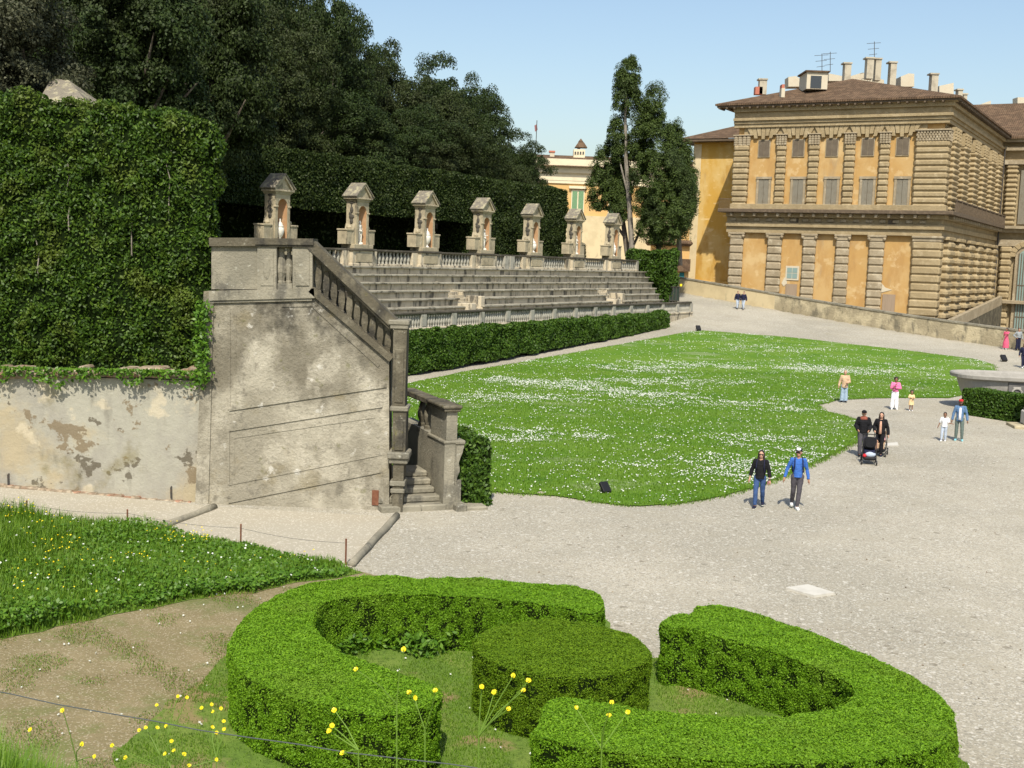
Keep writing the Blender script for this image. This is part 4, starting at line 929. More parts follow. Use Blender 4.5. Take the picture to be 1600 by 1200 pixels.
wn = part('window', 'white_plaster', lambda m: (fb(m, 'F', cx-.85, cx+.85, 0, .08, z0-.15, z1+.12), m.prism([(cx-1.0, z0+.1), (cx-.75, z0+.3), (cx-.6, z0-.6), (cx-1.0, z0-.95), (cx-1.3, z0-.6)], -.05, .02)))
part('pane', 'glass_pale', lambda m: [fb(m, 'F', cx-.66+i*.68, cx-.04+i*.68, 0, .11, z0+.08+j*(z1-z0-.1)/2, z0+(j+1)*(z1-z0-.1)/2, 0) for i in (0, 1) for j in (0, 1)], wn)
part('door', 'door_wood', lambda m: fb(m, 'F', fx(535, 1130), fx(586, 1130), 0, .10, ZG, zq(1124)))
part('door', 'door_wood', lambda m: fb(m, 'F', fx(968, 1180), fx(1024, 1180), 0, .10, zq(1250), zq(1152)))
cx = fx(975, 1130); zz_ = zq(1150); part('bare_patch', 'white_plaster', lambda m: m.prism([(cx-.7, zz_), (cx+.9, zz_+.5), (cx+.1, zz_+.75), (cx-.3, zz_+1.2), (cx-.55, zz_+1.0)], -.04, .02))
part('vent', 'shutter_dark', lambda m: (fb(m, 'F', fx(560, 820), fx(598, 820), .3, .56, ZB0-1.75, ZB0-1.15), fb(m, 'F', fx(998, 830), fx(1030, 830), .3, .56, ZB0-1.75, ZB0-1.15)))
# right side pilasters
rp = [(1478,15),(1495,14),(1512,13),(1526,12),(1539,11),(1550,8)]
for i, (px, w_) in enumerate(rp):
    cy = pl_hit(px, 280, 0, 0).y; ww = min(3.6, abs(pl_hit(px+w_/2, 280, 0, 0).y-pl_hit(px-w_/2, 280, 0, 0).y)*.62)
    p = part('pilaster', 'palace_stone', lambda m: rust(m, 'R', cy, ww, 1.25, ZB0-.1, ZV1-.5, 13, .26, .02, .03))
    part('capital', 'palace_stone', lambda m: (fb(m, 'R', cy-ww*.5, cy+ww*.5, 0, .95, ZV1-.6, ZV1+.95), [m.ball((.95, cy+s*ww*.5, ZV1-.3+q*.35), (.3, .4, .24), 6) for q in range(4) for s in (-.8, 0, .8)]), p)
    p = part('pilaster', 'palace_stone', lambda m: rust(m, 'R', cy, ww, 1.4, ZG, ZS1-.5, 18, .30, .02, .03))
    part('capital', 'palace_stone', lambda m: fb(m, 'R', cy-ww*.6, cy+ww*.6, 0, 1.3, ZS1-.4, ZS1, .06), p)
def rcour(m):
    for z0, z1, n in ((ZB0, ZV0, 13), (ZG, ZS1, 18)):
        h = (z1-z0)/n
        for i in range(n):
            y = 2.4; 
            while y < LR-.5: m.box(-.1, .10+random.uniform(-.03, .03), y, min(LR, y+2.0)-.03, z0+i*h+.03, z0+(i+1)*h-.03, .1); y += 2.0
part('rusticated_course', 'palace_stone', rcour)
part('drain_pipe', 'iron', lambda m: m.tube([(1.0, LR-1.4, ZE-2), (1.0, LR-1.4, -2)], .12, 6))
# inner front at the end of the court
part('inner_wall', 'palace_stone', lambda m: m.box(-2, 46, LR, LR+8, ZG, ZE-.6))
def xi(px, py=300): return pl_hit(px, py, 1, LR).x
for a, b in ((1559,1567),(1571,1590),(1622,1640)):
    cx, ww = (xi(a)+xi(b))/2, xi(b)-xi(a)
    part('pilaster', 'palace_stone', lambda m: rust(m, 'I', cx, ww, .9, ZB0, ZV1, 13, .25, .02, .03)); part('pilaster', 'palace_stone', lambda m: rust(m, 'I', cx, ww, .9, ZG, ZS1, 18, .25, .02, .03))
def ient(m):
    for z0, z1, o in ((ZV1, ZV1+.6, 1.0), (ZC1, ZC1+.5, .9), (ZE-1, ZE-.4, 1.2), (ZS1, ZS0, .8), (ZB0-1.05, ZB0-.5, 1.0), (ZB0-.5, ZB0-.1, 1.9)): m.box(.3, 46, LR-o, LR+.2, z0, z1)
part('cornice', 'palace_grey', ient)
part('window', 'shutter_grey', lambda m: fb(m, 'I', xi(1594), xi(1608), 0, .4, ZB0+.2, ZB0+8))
def archw(m):
    c0, hw, zs = xi(1604, 420), xi(1604, 420)-xi(1586, 420), pl_hit(1603, 402, 1, LR).z
    m.prism([(c0-hw, -1.5)]+[(c0+hw*math.cos(PI*(1-i/12)), zs+hw*math.sin(PI*(1-i/12))) for i in range(13)]+[(c0+hw, -1.5)], LR-.6, LR+.1)
w0 = part('window', 'palace_grey', archw)
def archg(m):
    c0, hw, zs = xi(1604, 420), (xi(1604, 420)-xi(1586, 420))*.68, pl_hit(1603, 402, 1, LR).z
    m.prism([(c0-hw, -1.2)]+[(c0+hw*math.cos(PI*(1-i/12)), zs+hw*math.sin(PI*(1-i/12))) for i in range(13)]+[(c0+hw, -1.2)], LR-.66, LR)
part('pane', 'glass_pale', archg, w0)
part('window_bars', 'shutter_dark', lambda m: [m.box(xi(1592+i*4, 420)-.06, xi(1592+i*4, 420)+.06, LR-.74, LR-.64, -1.2, pl_hit(1603, 396, 1, LR).z) for i in range(5)]+[m.box(xi(1592, 420), xi(1616, 420), LR-.73, LR-.65, z, z+.12) for z in (1, 3.2, 5.6)], w0)
def ring(m):
    c0, hw, zs = xi(1604, 420), xi(1604, 420)-xi(1586, 420), pl_hit(1603, 402, 1, LR).z
    for i in range(9):
        a, b = PI-PI*i/9-.02, PI-PI*(i+1)/9+.02
        m.prism([(c0+r*math.cos(t), zs+r*math.sin(t)) for r, t in ((hw*1.02, a), (hw*1.5, a), (hw*1.5, b), (hw*1.02, b))], LR-.85, LR)
part('arch_stones', 'palace_stone', ring, w0)
zl = pl_hit(1600, 470, 1, LR).z; part('ledge', 'palace_grey', lambda m: m.box(xi(1568, 470), 46, LR-1.6, LR, zl-.5, zl, .05))
# roof
OV = 1.8
def roof(m):
    z = ZE; e = [(XL-OV-.6, -OV, z), (OV, -OV, z), (OV, LR+4, z), (XL-OV-.6, LR+4, z)]
    zr = pl_hit(1040+900/2.857, 60+177/2.857, 1, 9.5).z; r = [((XL)/2-1.0, 9.5, zr), ((XL)/2-1, LR+4, zr)]
    m.add(e+r, [(0, 1, 4), (1, 2, 5, 4), (2, 3, 5), (3, 0, 4, 5), (0, 3, 2, 1)])
    m.add([(x, y, zz) for x, y, _ in e for zz in (z-.22, z-.02)], [(0, 1, 3, 2), (2, 3, 5, 4), (4, 5, 7, 6), (6, 7, 1, 0), (0, 2, 4, 6)])
rf = part('roof', 'terracotta', roof)
part('eave', 'eave_wood', lambda m: (m.box(XL-OV-.4, OV-.2, -OV+.2, .4, ZE-.45, ZE-.24), m.box(-.5, OV-.2, .3, LR, ZE-.44, ZE-.25)), rf)
part('rafter_end', 'eave_wood', lambda m: [m.box(XL-2+i*1.0, XL-1.78+i*1.0, -OV+.1, .2, ZE-.62, ZE-.44) for i in range(28)]+[m.box(0, OV-.1, i*1.0, i*1.0+.22, ZE-.62, ZE-.44) for i in range(int(LR))], rf)
def zr_at(px, py, Y): return AT(px, py, Y)
def chim(zx0, zx1, zt, zb, Y, mt='chimney_stucco', cap=True, d=1.2):
    x0, x1, y0, y1 = 1040+zx0/2.857, 1040+zx1/2.857, 60+zt/2.857, 60+zb/2.857
    m = MB(); wbox(m, x0, x1, y0, y1+6, Y, 0, d)
    if cap: wbox(m, x0-1, x1+1, y0-1, y0+1, Y, -.12, d+.12)
    return m.build('chimney', mt, rf, local=False)
for c_ in ((418,454,182,232,168),(797,831,110,176,160),(896,932,87,162,163),(934,966,90,170,164),(1000,1034,106,195,163),(1184,1220,158,235,164),(1304,1328,228,268,176),(1328,1348,248,280,178)):
    chim(*c_)
for c_ in ((400,434,216,232,168,'brick_red',False),(516,534,222,246,150,'white_plaster',False),(518,532,205,222,150.1,'brick_red',False)): chim(*c_)
for pts, Y in (([(548,172),(582,168),(616,190),(616,215),(548,215)],166),([(728,156),(790,168),(790,190),(728,190)],166),([(800,176),(880,152),(975,186),(975,205),(800,205)],168),([(1050,170),(1085,156),(1110,158),(1110,215),(1050,215)],166),([(1222,212),(1286,198),(1286,252),(1222,252)],168),([(1392,300),(1452,278),(1452,330),(1392,330)],200)):
    m = MB(); q = [AT(1040+x/2.857, 60+y/2.857, Y) for x, y in pts]; m.prism([(p.x, p.z) for p in q], Y, Y+2.2); m.build('chimney', 'white_plaster', rf, local=False)
dm = MB(); wbox(dm, 1040+628/2.857, 1040+726/2.857, 60+150/2.857, 60+226/2.857, 150, 0, 4); dm = dm.build('dormer', 'white_plaster', rf, local=False)
m = MB(); wbox(m, 1040+624/2.857, 1040+732/2.857, 60+146/2.857, 60+151/2.857, 150, -.25, 4.2); m.build('dormer_roof', 'terracotta', rf, local=False)
m = MB(); wbox(m, 1040+645/2.857, 1040+697/2.857, 60+168/2.857, 60+222/2.857, 150, -.06, .1); m.build('dormer_window', 'glass_dark', rf, local=False)
for zx, t_, b_ in ((698,68,150),(735,60,150),(932,14,90)):
    m = MB(); a, b = AT(1040+zx/2.857, 60+b_/2.857, 165), AT(1040+zx/2.857, 60+t_/2.857, 165); m.tube([a, b], .045, 5)
    for k in range(3): z = b.z-.3-.75*k; m.tube([(b.x-1.0+.2*k, 165, z), (b.x+1.0-.2*k, 165.4, z+.25)], .03, 5)
    m.build('antenna', 'iron', rf, local=False)
def mroof(m):
    z = ZE-.3; m.add([(1.8, LR-OV, z), (50, LR-OV, z), (50, LR+12, z+6.5), (-12, LR+12, z+6.5), (-12, LR-OV, z)], [(4, 0, 1, 2, 3)]); m.add([(1.8, LR-OV, z-.3), (50, LR-OV, z-.3), (50, LR-OV, z), (1.8, LR-OV, z)], [(0, 1, 2, 3)])
r2 = part('main_roof', 'terracotta', mroof)
m = MB(); q = [AT(x, y, 200) for x, y in ((1590,152),(1606,152),(1606,180),(1590,180))]; m.prism([(p.x, p.z) for p in q], 200, 202); m.build('chimney', 'white_plaster', r2, local=False)
m = MB(); q = [AT(x, y, 198) for x, y in ((1581,163),(1590,163),(1590,172),(1581,172))]; m.prism([(p.x, p.z) for p in q], 198, 200); m.build('chimney', 'white_plaster', r2, local=False)
# ochre building left of the palace
YB = 12.0
def ob(px, py): return pl_hit(px, py, 1, YB)
bl = thing('ochre_building', 'plain yellow plastered building with brown eaves attached left of the palace', 'house', MP @ Vector((ob(1100, 300).x, YB, 0)), TP)
xa, xb = ob(1080, 330).x, XL+1; ze = ob(1082, 219).z
IB = Matrix.Translation((-ob(1100, 300).x, -YB, 0))
def bpart(name, mt, fn, par=bl):
    m = MB(); fn(m); m.xf(IB); return m.build(name, mt, par)
bpart('wall', 'yellow_plaster', lambda m: m.box(xa, xb, YB, YB+14, -6, ze))
bpart('corner_quoin', 'garden_wall_pale', lambda m: m.box(xa-.06, xa+1.1, YB-.05, YB+1, -6, ze-.6))
rb = bpart('roof', 'terracotta', lambda m: m.add([(xa-2.0, YB-1.8, ze), (xb, YB-1.8, ze), (xb, YB+6, ze+2.6), (xa+4, YB+6, ze+2.6), (xa-2.0, YB+15, ze)], [(0, 1, 2, 3), (0, 3, 4)]))
bpart('eave', 'eave_wood', lambda m: m.box(xa-1.9, xb, YB-1.7, YB+14, ze-.35, ze-.03), rb)
bpart('base_course', 'yellow_plaster', lambda m: m.box(xa-.2, xb, YB-.25, YB+1, -6, ob(1100, 425).z-1.2, .05))
bpart('window', 'shutter_grey', lambda m: m.box(xb-2.6, xb-1.5, YB-.1, YB+.2, ob(1140, 310).z, ob(1140, 265).z))
# low houses glimpsed past the cypresses
Yh = 158; p = AT(1060, 440, Yh); h = thing('low_house', 'low orange house with teal door glimpsed past the cypress', 'house', (p.x, Yh, 0))
m = MB(); wbox(m, 1020, 1078, 384, 480, Yh, 0, 6); m.build('wall', 'villa_plaster', h, local=False)
m = MB(); wbox(m, 1016, 1082, 376, 384, Yh, -.8, 6.5, .3); m.build('roof', 'terracotta', h, local=False)
m = MB(); wbox(m, 1061, 1069, 426, 438, Yh, -.15, .1); m.build('door', cloth('teal_paint', (.03, .16, .17)), h, local=False)
m = MB(); wbox(m, 1056, 1078, 405, 424, Yh, -.7, .2); m.build('shed_roof', 'terracotta', h, local=False)
Yh = 190; p = AT(1070, 260, Yh); h = thing('distant_house', 'distant tiled house top showing between cypress and ochre building', 'house', (p.x, Yh, 0))
m = MB(); wbox(m, 1050, 1090, 268, 480, Yh, 0, 6); m.build('wall', 'villa_plaster', h, local=False)
m = MB(); wbox(m, 1048, 1092, 253, 268, Yh, -.8, 6.5, .8); r_ = m.build('roof', 'terracotta', h, local=False)
m = MB(); wbox(m, 1064, 1074, 232, 256, Yh, .5, 2); wbox(m, 1063, 1075, 229, 233, Yh, .3, 2.2, .1); m.build('chimney', 'villa_plaster', r_, local=False)
# ramp parapets of the sunken court
rp_ = thing('court_ramp', 'sloping stone ramp parapet in the sunken court beside the palace', 'ramp', (52, 133, -3))
def rampw(name, a, b, h, th, mt, Ya, Yb):
    A, B = AT(*a, Ya), AT(*b, Yb); m = MB(); d = Vector((B.x-A.x, B.y-A.y, 0)).normalized(); n = Vector((-d.y, d.x, 0))*th
    vs = []
    for p in (A, B):
        for s in (0, 1):
            for z in (p.z, p.z-h): vs.append((p.x+n.x*s, p.y+n.y*s, z))
    m.add(vs, [(0, 1, 5, 4), (2, 6, 7, 3), (0, 4, 6, 2), (1, 3, 7, 5), (0, 2, 3, 1), (4, 5, 7, 6)]); return m.build(name, mt, rp_, local=False)
rampw('parapet', (1452,517), (1492,497), 1.3, .5, 'palace_grey', 128, 140); rampw('parapet', (1491,498), (1566,463), 1.2, .5, 'palace_grey', 134, 165); rampw('side_wall', (1491,507), (1566,473), 12, .5, 'dark_stone', 134.6, 165.6)  # side wall under the ramp: its shade is put into the dark colour
rampw('parapet', (1488,507), (1640,523), 6, .6, 'granite', 116, 112)
# garden wall along the ramp road
gw = thing('garden_wall', 'long low wall along the far road, pale plaster then rough stone', 'wall', (W0.x, W0.y, 3.5))
def wallseg(name, t0, t1, mt, n, cap):
    m, cp_ = MB(), MB(); L_ = (W1-W0).length
    for i in range(n):
        P_ = [W0+WD*L_*(t0+(t1-t0)*(i+k)/n) for k in (0, 1)]; vs = []
        for mb_, z0, z1, a, b in ((m, -.6, 1.42, 0, .42), (cp_, 1.42, 1.56, -.06, .48)):
            vs = []
            for p in P_:
                zt = terrain(p.x, p.y, False)
                for s in (a, b):
                    for z in (z0, z1): vs.append((p.x+WN.x*s, p.y+WN.y*s, zt+z))
            mb_.add(vs, [(0, 1, 5, 4), (2, 6, 7, 3), (1, 3, 7, 5), (0, 4, 6, 2), (0, 2, 3, 1), (4, 5, 7, 6)])
    o = m.build(name, mt, gw, local=False); cp_.build('coping', cap, o, local=False)
wallseg('plaster_stretch', -.12, .30, 'garden_wall_pale', 10, 'old_stone'); wallseg('stone_stretch', .30, 1.5, 'garden_wall_rough', 24, 'old_stone')
# ------------------------------------------------------------------ people
ARM = {'down': lambda s: ((.26*s,.03,1.13),(.30*s,-.05,.88)), 'swing_f': lambda s: ((.26*s,-.02,1.14),(.29*s,-.16,.90)), 'swing_b': lambda s: ((.26*s,.10,1.14),(.30*s,.14,.90)),
       'out': lambda s: ((.29*s,.04,1.14),(.36*s,-.05,.90)), 'phone': lambda s: ((.25*s,-.02,1.13),(.10*s,-.24,1.10)), 'face': lambda s: ((.24*s,-.08,1.15),(.06*s,-.24,1.36)), 'cross': lambda s: ((.25*s,-.06,1.17),(-.04*s,-.24,1.20)),
       'push': lambda s: ((.27*s,.02,1.15),(.19*s,-.30,1.02)), 'hold': lambda s: ((.25*s,.02,1.13),(.29*s,-.04,.87)), 'reach': lambda s: ((.26*s,-.05,1.18),(.46*s,-.12,1.15)), 'point': lambda s: ((.22*s,-.20,1.25),(.25*s,-.45,1.25)),
       'up': lambda s: ((.36*s,-.02,1.42),(.20*s,-.08,1.66)), 'hip': lambda s: ((.36*s,.06,1.16),(.19*s,-.05,1.0))}
LEG = {'stand': lambda s: ((.095*s,-.01,.5),(.105*s,0,.08)), 'front': lambda s: ((.09*s,-.17,.51),(.085*s,-.22,.08)), 'back': lambda s: ((.09*s,.03,.5),(.085*s,.22,.13)), 'cross_f': lambda s: ((.05*s,-.12,.5),(.01*s,-.16,.08)), 'relax': lambda s: ((.12*s,-.07,.5),(.14*s,-.04,.08)), 'wide': lambda s: ((.12*s,0,.5),(.15*s,.02,.08))}
def hand(mb, w, d, s, r=1.0):
    w, d = Vector(w), Vector(d).normalized(); side = Vector((0, 1, 0)); side = (side-d*side.dot(d)).normalized(); pn = d.cross(side)
    pc = w+d*.05; mb.cap(w, w+d*.085, .024*r, .034*r, 8)
    for i, L_ in enumerate((.070, .082, .078, .060)):
        o = w+d*.085+side*(i-1.5)*.021; k = o+d*L_*.55+pn*.006*s; mb.cap(o, k, .0105*r, .0095*r, 6); mb.cap(k, k+d*L_*.42-pn*.014*s, .0095*r, .008*r, 6)
    o = w+d*.03-side*.026; k = o+d*.035-side*.026; mb.cap(o, k, .0125*r, .011*r, 6); mb.cap(k, k+d*.03, .011*r, .009*r, 6)
def joints(p):
    J = {'hip': {}, 'knee': {}, 'ank': {}, 'sh': {}, 'el': {}, 'wr': {}}
    for s, leg, arm in ((-1, p.get('legs', ('stand', 'stand'))[0], p.get('arms', ('down', 'down'))[0]), (1, p.get('legs', ('stand', 'stand'))[1], p.get('arms', ('down', 'down'))[1])):
        J['hip'][s] = (.09*s, 0, .93); J['knee'][s], J['ank'][s] = LEG[leg](s); J['sh'][s] = (p.get('sw', .18)*s, 0, 1.415)
        J['el'][s], J['wr'][s] = ARM[arm](s)
    return J
def fig_body(mb, J, p):
    b = p.get('b', 1.0); hs = p.get('hs', 1.0)
    mb.ball((0, 0, 1.27), (.155*b, .10*b, .19), 14); mb.ball((0, 0, 1.08), (.125*b, .09*b, .17), 14); mb.ball((0, .01, .95), (.155*b, .105*b, .14), 14)
    mb.cap((0, 0, 1.38), (0, -.005, 1.54), .058, .052, 10); mb.cap((-.10, 0, 1.42), (.10, 0, 1.42), .055, .055, 10)
    hx = p.get('tilt', 0); tn = p.get('turn', 0); HZ = 1.62+(hs-1)*.12; Rm = Matrix.Rotation(tn, 3, 'Z') @ Matrix.Rotation(hx, 3, 'X')
    Hc = Vector((0, -.01-hx*.10, HZ)); f = lambda x, y, z: Hc+Rm @ Vector((x, y, z))*hs
    mb.ball(f(0, .005, .02), (.078*hs, .096*hs, .105*hs), 14); mb.ball(f(0, -.03, -.05), (.058*hs, .066*hs, .075*hs), 12); mb.cap(f(0, -.085, .0), f(0, -.105, -.03), .012*hs, .016*hs, 6); mb.ball(f(0, -.085, -.065), (.026*hs, .014*hs, .010*hs), 6)
    for s in (-1, 1): mb.ball(f(.080*s, .005, -.01), (.014*hs, .024*hs, .034*hs), 6)
    for s in (-1, 1):
        mb.cap(J['sh'][s], J['el'][s], .052*b, .040*b); mb.cap(J['el'][s], J['wr'][s], .040*b, .026*b)
        e, w = Vector(J['el'][s]), Vector(J['wr'][s]); hand(mb, w, (w-e), s, 1)
        mb.cap(J['hip'][s], J['knee'][s], .085*b, .055*b); k, a = Vector(J['knee'][s]), Vector(J['ank'][s]); mb.cap(k, k.lerp(a, .35), .055*b, .058*b); mb.cap(k.lerp(a, .3), a, .058*b, .036*b)
        mb.cap((a.x, a.y+.03, .045+a.z-.08), (a.x+.02*s, a.y-.15, .03+a.z-.08), .04, .03, 8)
    return f
def folds(me): disp(me, .008, 11, 2); disp(me, .006, 26, 5); return me
def person(name, loc, rz, h, label, p, group=None, vox=.011):
    root = thing(name, label, 'person', loc, rz, group); k = h/1.75
    root.scale = (k, k, k)
    J = joints(p); mb = MB(); f = fig_body(mb, J, p)
    body = remesh(mb, vox, 'body'); link('body', body, p.get('skin', 'skin'), root)
    b = p.get('b', 1.0); hs = p.get('hs', 1.0)
    m = MB()
    for s in (-1, 1): m.ball(f(.031*s, -.082, .012), (.013*hs, .010*hs, .009*hs), 8)
    m.build('eyes', 'black_plastic', root)
    m = MB(); m.ball(f(0, -.093, -.066), (.020*hs, .008*hs, .006*hs), 8); m.build('mouth', mat('lips', (.35, .10, .09)) if 'lips' not in MATS else 'lips', root)
    hair = p.get('hair', 'short'); hm = p.get('hairm', 'hair_dark')
    m = MB()
    if hair != 'none':
        m.ball(f(0, .022, .048), (.088*hs, .098*hs, .092*hs), 14); m.ball(f(0, .05, -.01), (.084*hs, .07*hs, .09*hs), 12)
        if hair == 'long':
            for s in (-1, 1): m.cap(f(.068*s, .01, .03), f(.088*s, -.01, -.20), .034*hs, .036*hs, 8); m.cap(f(.088*s, -.01, -.20), f(.075*s, -.05, -.36), .036*hs, .018*hs, 8)
            m.cap(f(0, .06, .0), f(0, .085, -.30), .085*hs, .06*hs, 10)
        if hair == 'curly':
            for q in range(26):
                d = RNG.normal(size=3); d /= np.linalg.norm(d); d[1] = abs(d[1])-.25; d[2] = d[2]*.9+.15; m.ball(f(.10*d[0], .03+.09*d[1], .03+.10*d[2]), .038*hs, 8)
        link('hair', remesh(m, .012, 'hair', 3), hm, root)
    if 'beard' in p: m = MB(); m.ball(f(0, -.055, -.085), (.058*hs, .052*hs, .05*hs), 10); m.build('beard', hm, root, smooth=True)
    if 'cap' in p:
        m = MB(); m.lathe([(.095*hs, 0), (.094*hs, .030*hs), (.080*hs, .062*hs), (.05*hs, .080*hs), (.01, .087*hs)], 14); m.v = [tuple(f(x, y+.012, z+.045)) for x, y, z in [(a/hs, b_/hs, c/hs) for a, b_, c in m.v]]
        cp = m.build('cap', p['cap'], root, smooth=True)
        m = MB(); c8 = [(.085*math.sin(t), -.075-.085*math.cos(t)) for t in np.linspace(-1.3, 1.3, 9)]; m.prism(c8, .050, .060, 'z'); m.v = [tuple(f(*v)) for v in m.v]; m.build('cap_peak', p.get('peak', p['cap']), cp)
        if 'panel' in p: m = MB(); m.ball(f(.0, -.035, .095), (.070, .060, .052), 12); m.build('cap_panel', p['panel'], cp, smooth=True)
    if p.get('shades'):
        m = MB()
        for s in (-1, 1): m.ball(f(.036*s, -.098, .012), (.031*hs, .012*hs, .021*hs), 8)
        m.box(*[-.08, .08, -.098, -.088, .022, .030]); m.v = m.v[:-8]+[tuple(f(*v)) for v in m.v[-8:]]; m.build('sunglasses', 'black_plastic', root, smooth=True)
    # trousers or skirt
    def legcloth(mt, fl, to=.06):
        m = MB(); m.ball((0, .005, .95), (.172*b, .122*b, .13), 14); m.ball((0, 0, 1.03), (.148*b, .108*b, .09), 14)
        for s in (-1, 1):
            k_, a = Vector(J['knee'][s]), Vector(J['ank'][s]); m.cap(J['hip'][s], k_, .102*b, .074*b+fl*.4, 10); e = k_.lerp(a, 1-to); m.tube([k_, k_.lerp(a, .4), e], [.074*b+fl*.4, .074*b+fl*.7, .054*b+fl], 10); m.ball(k_, .068*b+fl*.4, 10)
        link('trousers', folds(remesh(m, vox, 'trousers', 3)), mt, root)
    if 'trousers' in p: legcloth(p['trousers'], p.get('flare', .0))
    if 'top' in p:
        m = MB(); lo = p.get('hem', .93); w_ = p.get('loose', 0)
        m.ball((0, 0, 1.27), (.178*b+w_, .125*b+w_, .19), 14); m.ball((0, 0, 1.10), (.150*b+w_, .115*b+w_, .17), 14); m.tube([(0, 0, 1.2), (0, 0, 1.05), (0, 0, lo)], [.13*b+w_, .135*b+w_, .150*b+w_], 16); m.cap((-.11, 0, 1.41), (.11, 0, 1.41), .068, .068, 10)
        sl = p.get('sleeve', 1.0)
        for s in (-1, 1):
            S_, E_, W_ = (Vector(J[q][s]) for q in ('sh', 'el', 'wr'))
            if sl <= .5: m.cap(S_, S_.lerp(E_, sl*2), .072*b+w_*.5, .064*b+w_*.6, 10)
            else: m.cap(S_+Vector((-S_.x*.06, 0, -.004)), E_, .066*b+w_*.5, .052*b+w_*.5, 10); m.tube([E_, E_.lerp(W_, (sl-.5)*2)], [.054*b+w_*.5, .042*b+w_*.7], 10); m.ball(E_, .054*b+w_*.5, 10)
        link(p.get('topname', 'jumper'), folds(remesh(m, vox, 'top', 3)), p['top'], root)
    if 'dress' in p:
        m = MB(); lo, fw = p['dlen'], p['dw']; m.lathe([(fw, lo), (fw*.92, (lo+.95)/2), (.165*b, .95), (.135*b, 1.08)], 18, sy=.8); link('dress_skirt', m.mesh('skirt'), p['dress'], root)
    if 'open' in p:
        m = MB(); m.tube([(0, -.115, 1.40), (0, -.140, 1.25), (0, -.135, 1.1), (0, -.16, .90)], [.035, .05, .05, .06], 10); m.v = [(x, y*.25-.10*b if False else y, z) for x, y, z in m.v]; m.build('shirt_front', p['open'], root, smooth=True)
    for s in (-1, 1):
        a = Vector(J['ank'][s]); m = MB(); zb = a.z-.08
        m.cap((a.x, a.y+.05, zb+.055), (a.x+.02*s, a.y-.14, zb+.045), .050, .042, 10); m.cap((a.x, a.y+.03, zb+.1), (a.x, a.y+.02, zb+.07), .045, .05, 8)
        m.v = [(x, y, max(z, zb+.012)) for x, y, z in m.v]
        sh = m.build('shoe', p.get('shoe', 'black_plastic'), root, smooth=True)
        m = MB(); m.prism([(a.x+.052*math.cos(t)+(.02*s if math.sin(t) < 0 else 0), a.y-.05+(.135 if math.sin(t) < 0 else .11)*math.sin(t)) for t in np.linspace(0, 2*PI, 14)[:-1]], zb+.002, zb+.022, 'z'); m.build('sole', p.get('sole', 'petal_white'), sh)
    if p.get('pack'):
        m = MB(); m.box(-.15, .15, .11, .27, 1.02, 1.42, .05); bp = m.build('backpack', p['pack'], root)
        m = MB()
        for s in (-1, 1): m.tube([(.10*s, .12, 1.44), (.105*s, 0, 1.49), (.11*s, -.105, 1.40), (.115*s, -.15, 1.25), (.15*s, -.09, 1.08), (.14*s, .10, 1.05)], .017, 6)
        m.build('strap', p['pack'], bp)
    if p.get('watch') is not None:
        s = p['watch']; e, w = Vector(J['el'][s]), Vector(J['wr'][s]); d = (w-e).normalized(); m = MB(); m.tube([w-d*.03, w+d*.01], .036, 10); m.build('watch', 'black_plastic', root)
    root['phone'] = 0; del root['phone']
    return root, J, k
def face_cam(p, off=0): return math.atan2(p.x, p.y)*-1+off
black = cloth('black_knit', (.013,.013,.015)); blue = cloth('blue_knit', (.045,.13,.42), .85); jean = cloth('blue_denim', (.045,.085,.20), .7); grey = cloth('charcoal_cotton', (.075,.07,.08))
ljean = cloth('light_denim', (.30,.40,.50)); beige = cloth('beige_linen', (.52,.37,.24)); pinkc = cloth('pink_knit', (.72,.19,.36)); whitec = cloth('white_cotton', (.78,.78,.80), .93); yel = cloth('pale_yellow_cotton', (.75,.55,.30)); navy = cloth('navy_cotton', (.018,.02,.045))
denim = cloth('faded_denim', (.10,.18,.31), .75); green = cloth('grey_green_cotton', (.12,.155,.14)); redc = cloth('red_cotton', (.52,.03,.04)); rose = cloth('rose_print', (.60,.10,.18), 1.25); paleb = cloth('pale_blue_mesh', (.25,.55,.62)); rust_ = cloth('rust_scarf', (.25,.08,.055)); pbl = cloth('pale_blue_cotton', (.40,.46,.55))
p = G(1185, 793); r1, J1, k1 = person('person', p, face_cam(p, -.12), 1.70, 'woman in black jumper, blue jeans and sunglasses walking beside the man in blue', dict(arms=('down','phone') if False else ('down','hold'), legs=('front','back'), top=black, hem=.90, loose=.022, sleeve=.85, trousers=jean, hair='long', shades=1, shoe=navy, pack=navy, turn=.05, sw=.17, watch=1, b=.96), None, .009)
m = MB(); w = Vector(J1['wr'][1]); m.box(w.x-.045, w.x-.03, w.y-.10, w.y-.02, w.z-.14, w.z-.02, .006); ph = m.build('phone', pinkc); tag(ph, 'pink cased phone in the hand of the woman in black jumper', 'phone'); ph.matrix_world = Matrix.Translation(p) @ Matrix.Rotation(r1.rotation_euler.z, 4, 'Z') @ Matrix.Scale(k1, 4)
p = G(1243, 795); person('person', p, face_cam(p, .15), 1.80, 'man in bright blue jumper, grey trousers and black and white cap', dict(arms=('out','down'), legs=('back','cross_f'), top=blue, hem=.92, trousers=grey, flare=-.006, hair='short', cap=black, panel=whitec, shades=1, shoe=whitec, pack=navy, turn=-.45, skin='skin_tan', watch=1, sw=.185, b=.98), None, .009)
p = G(1357, 718); SP_ = p.copy(); q = p+Vector((-.05, .75, 0)); person('person', q, face_cam(q, .05), 1.76, 'person in black top, rust scarf and black cap pushing the stroller', dict(arms=('push','push'), legs=('front','back'), top=black, loose=.03, trousers=grey, hair='short', hairm='hair_dark', cap=black, shoe=black, skin='skin_tan', b=1.1, tilt=.12))
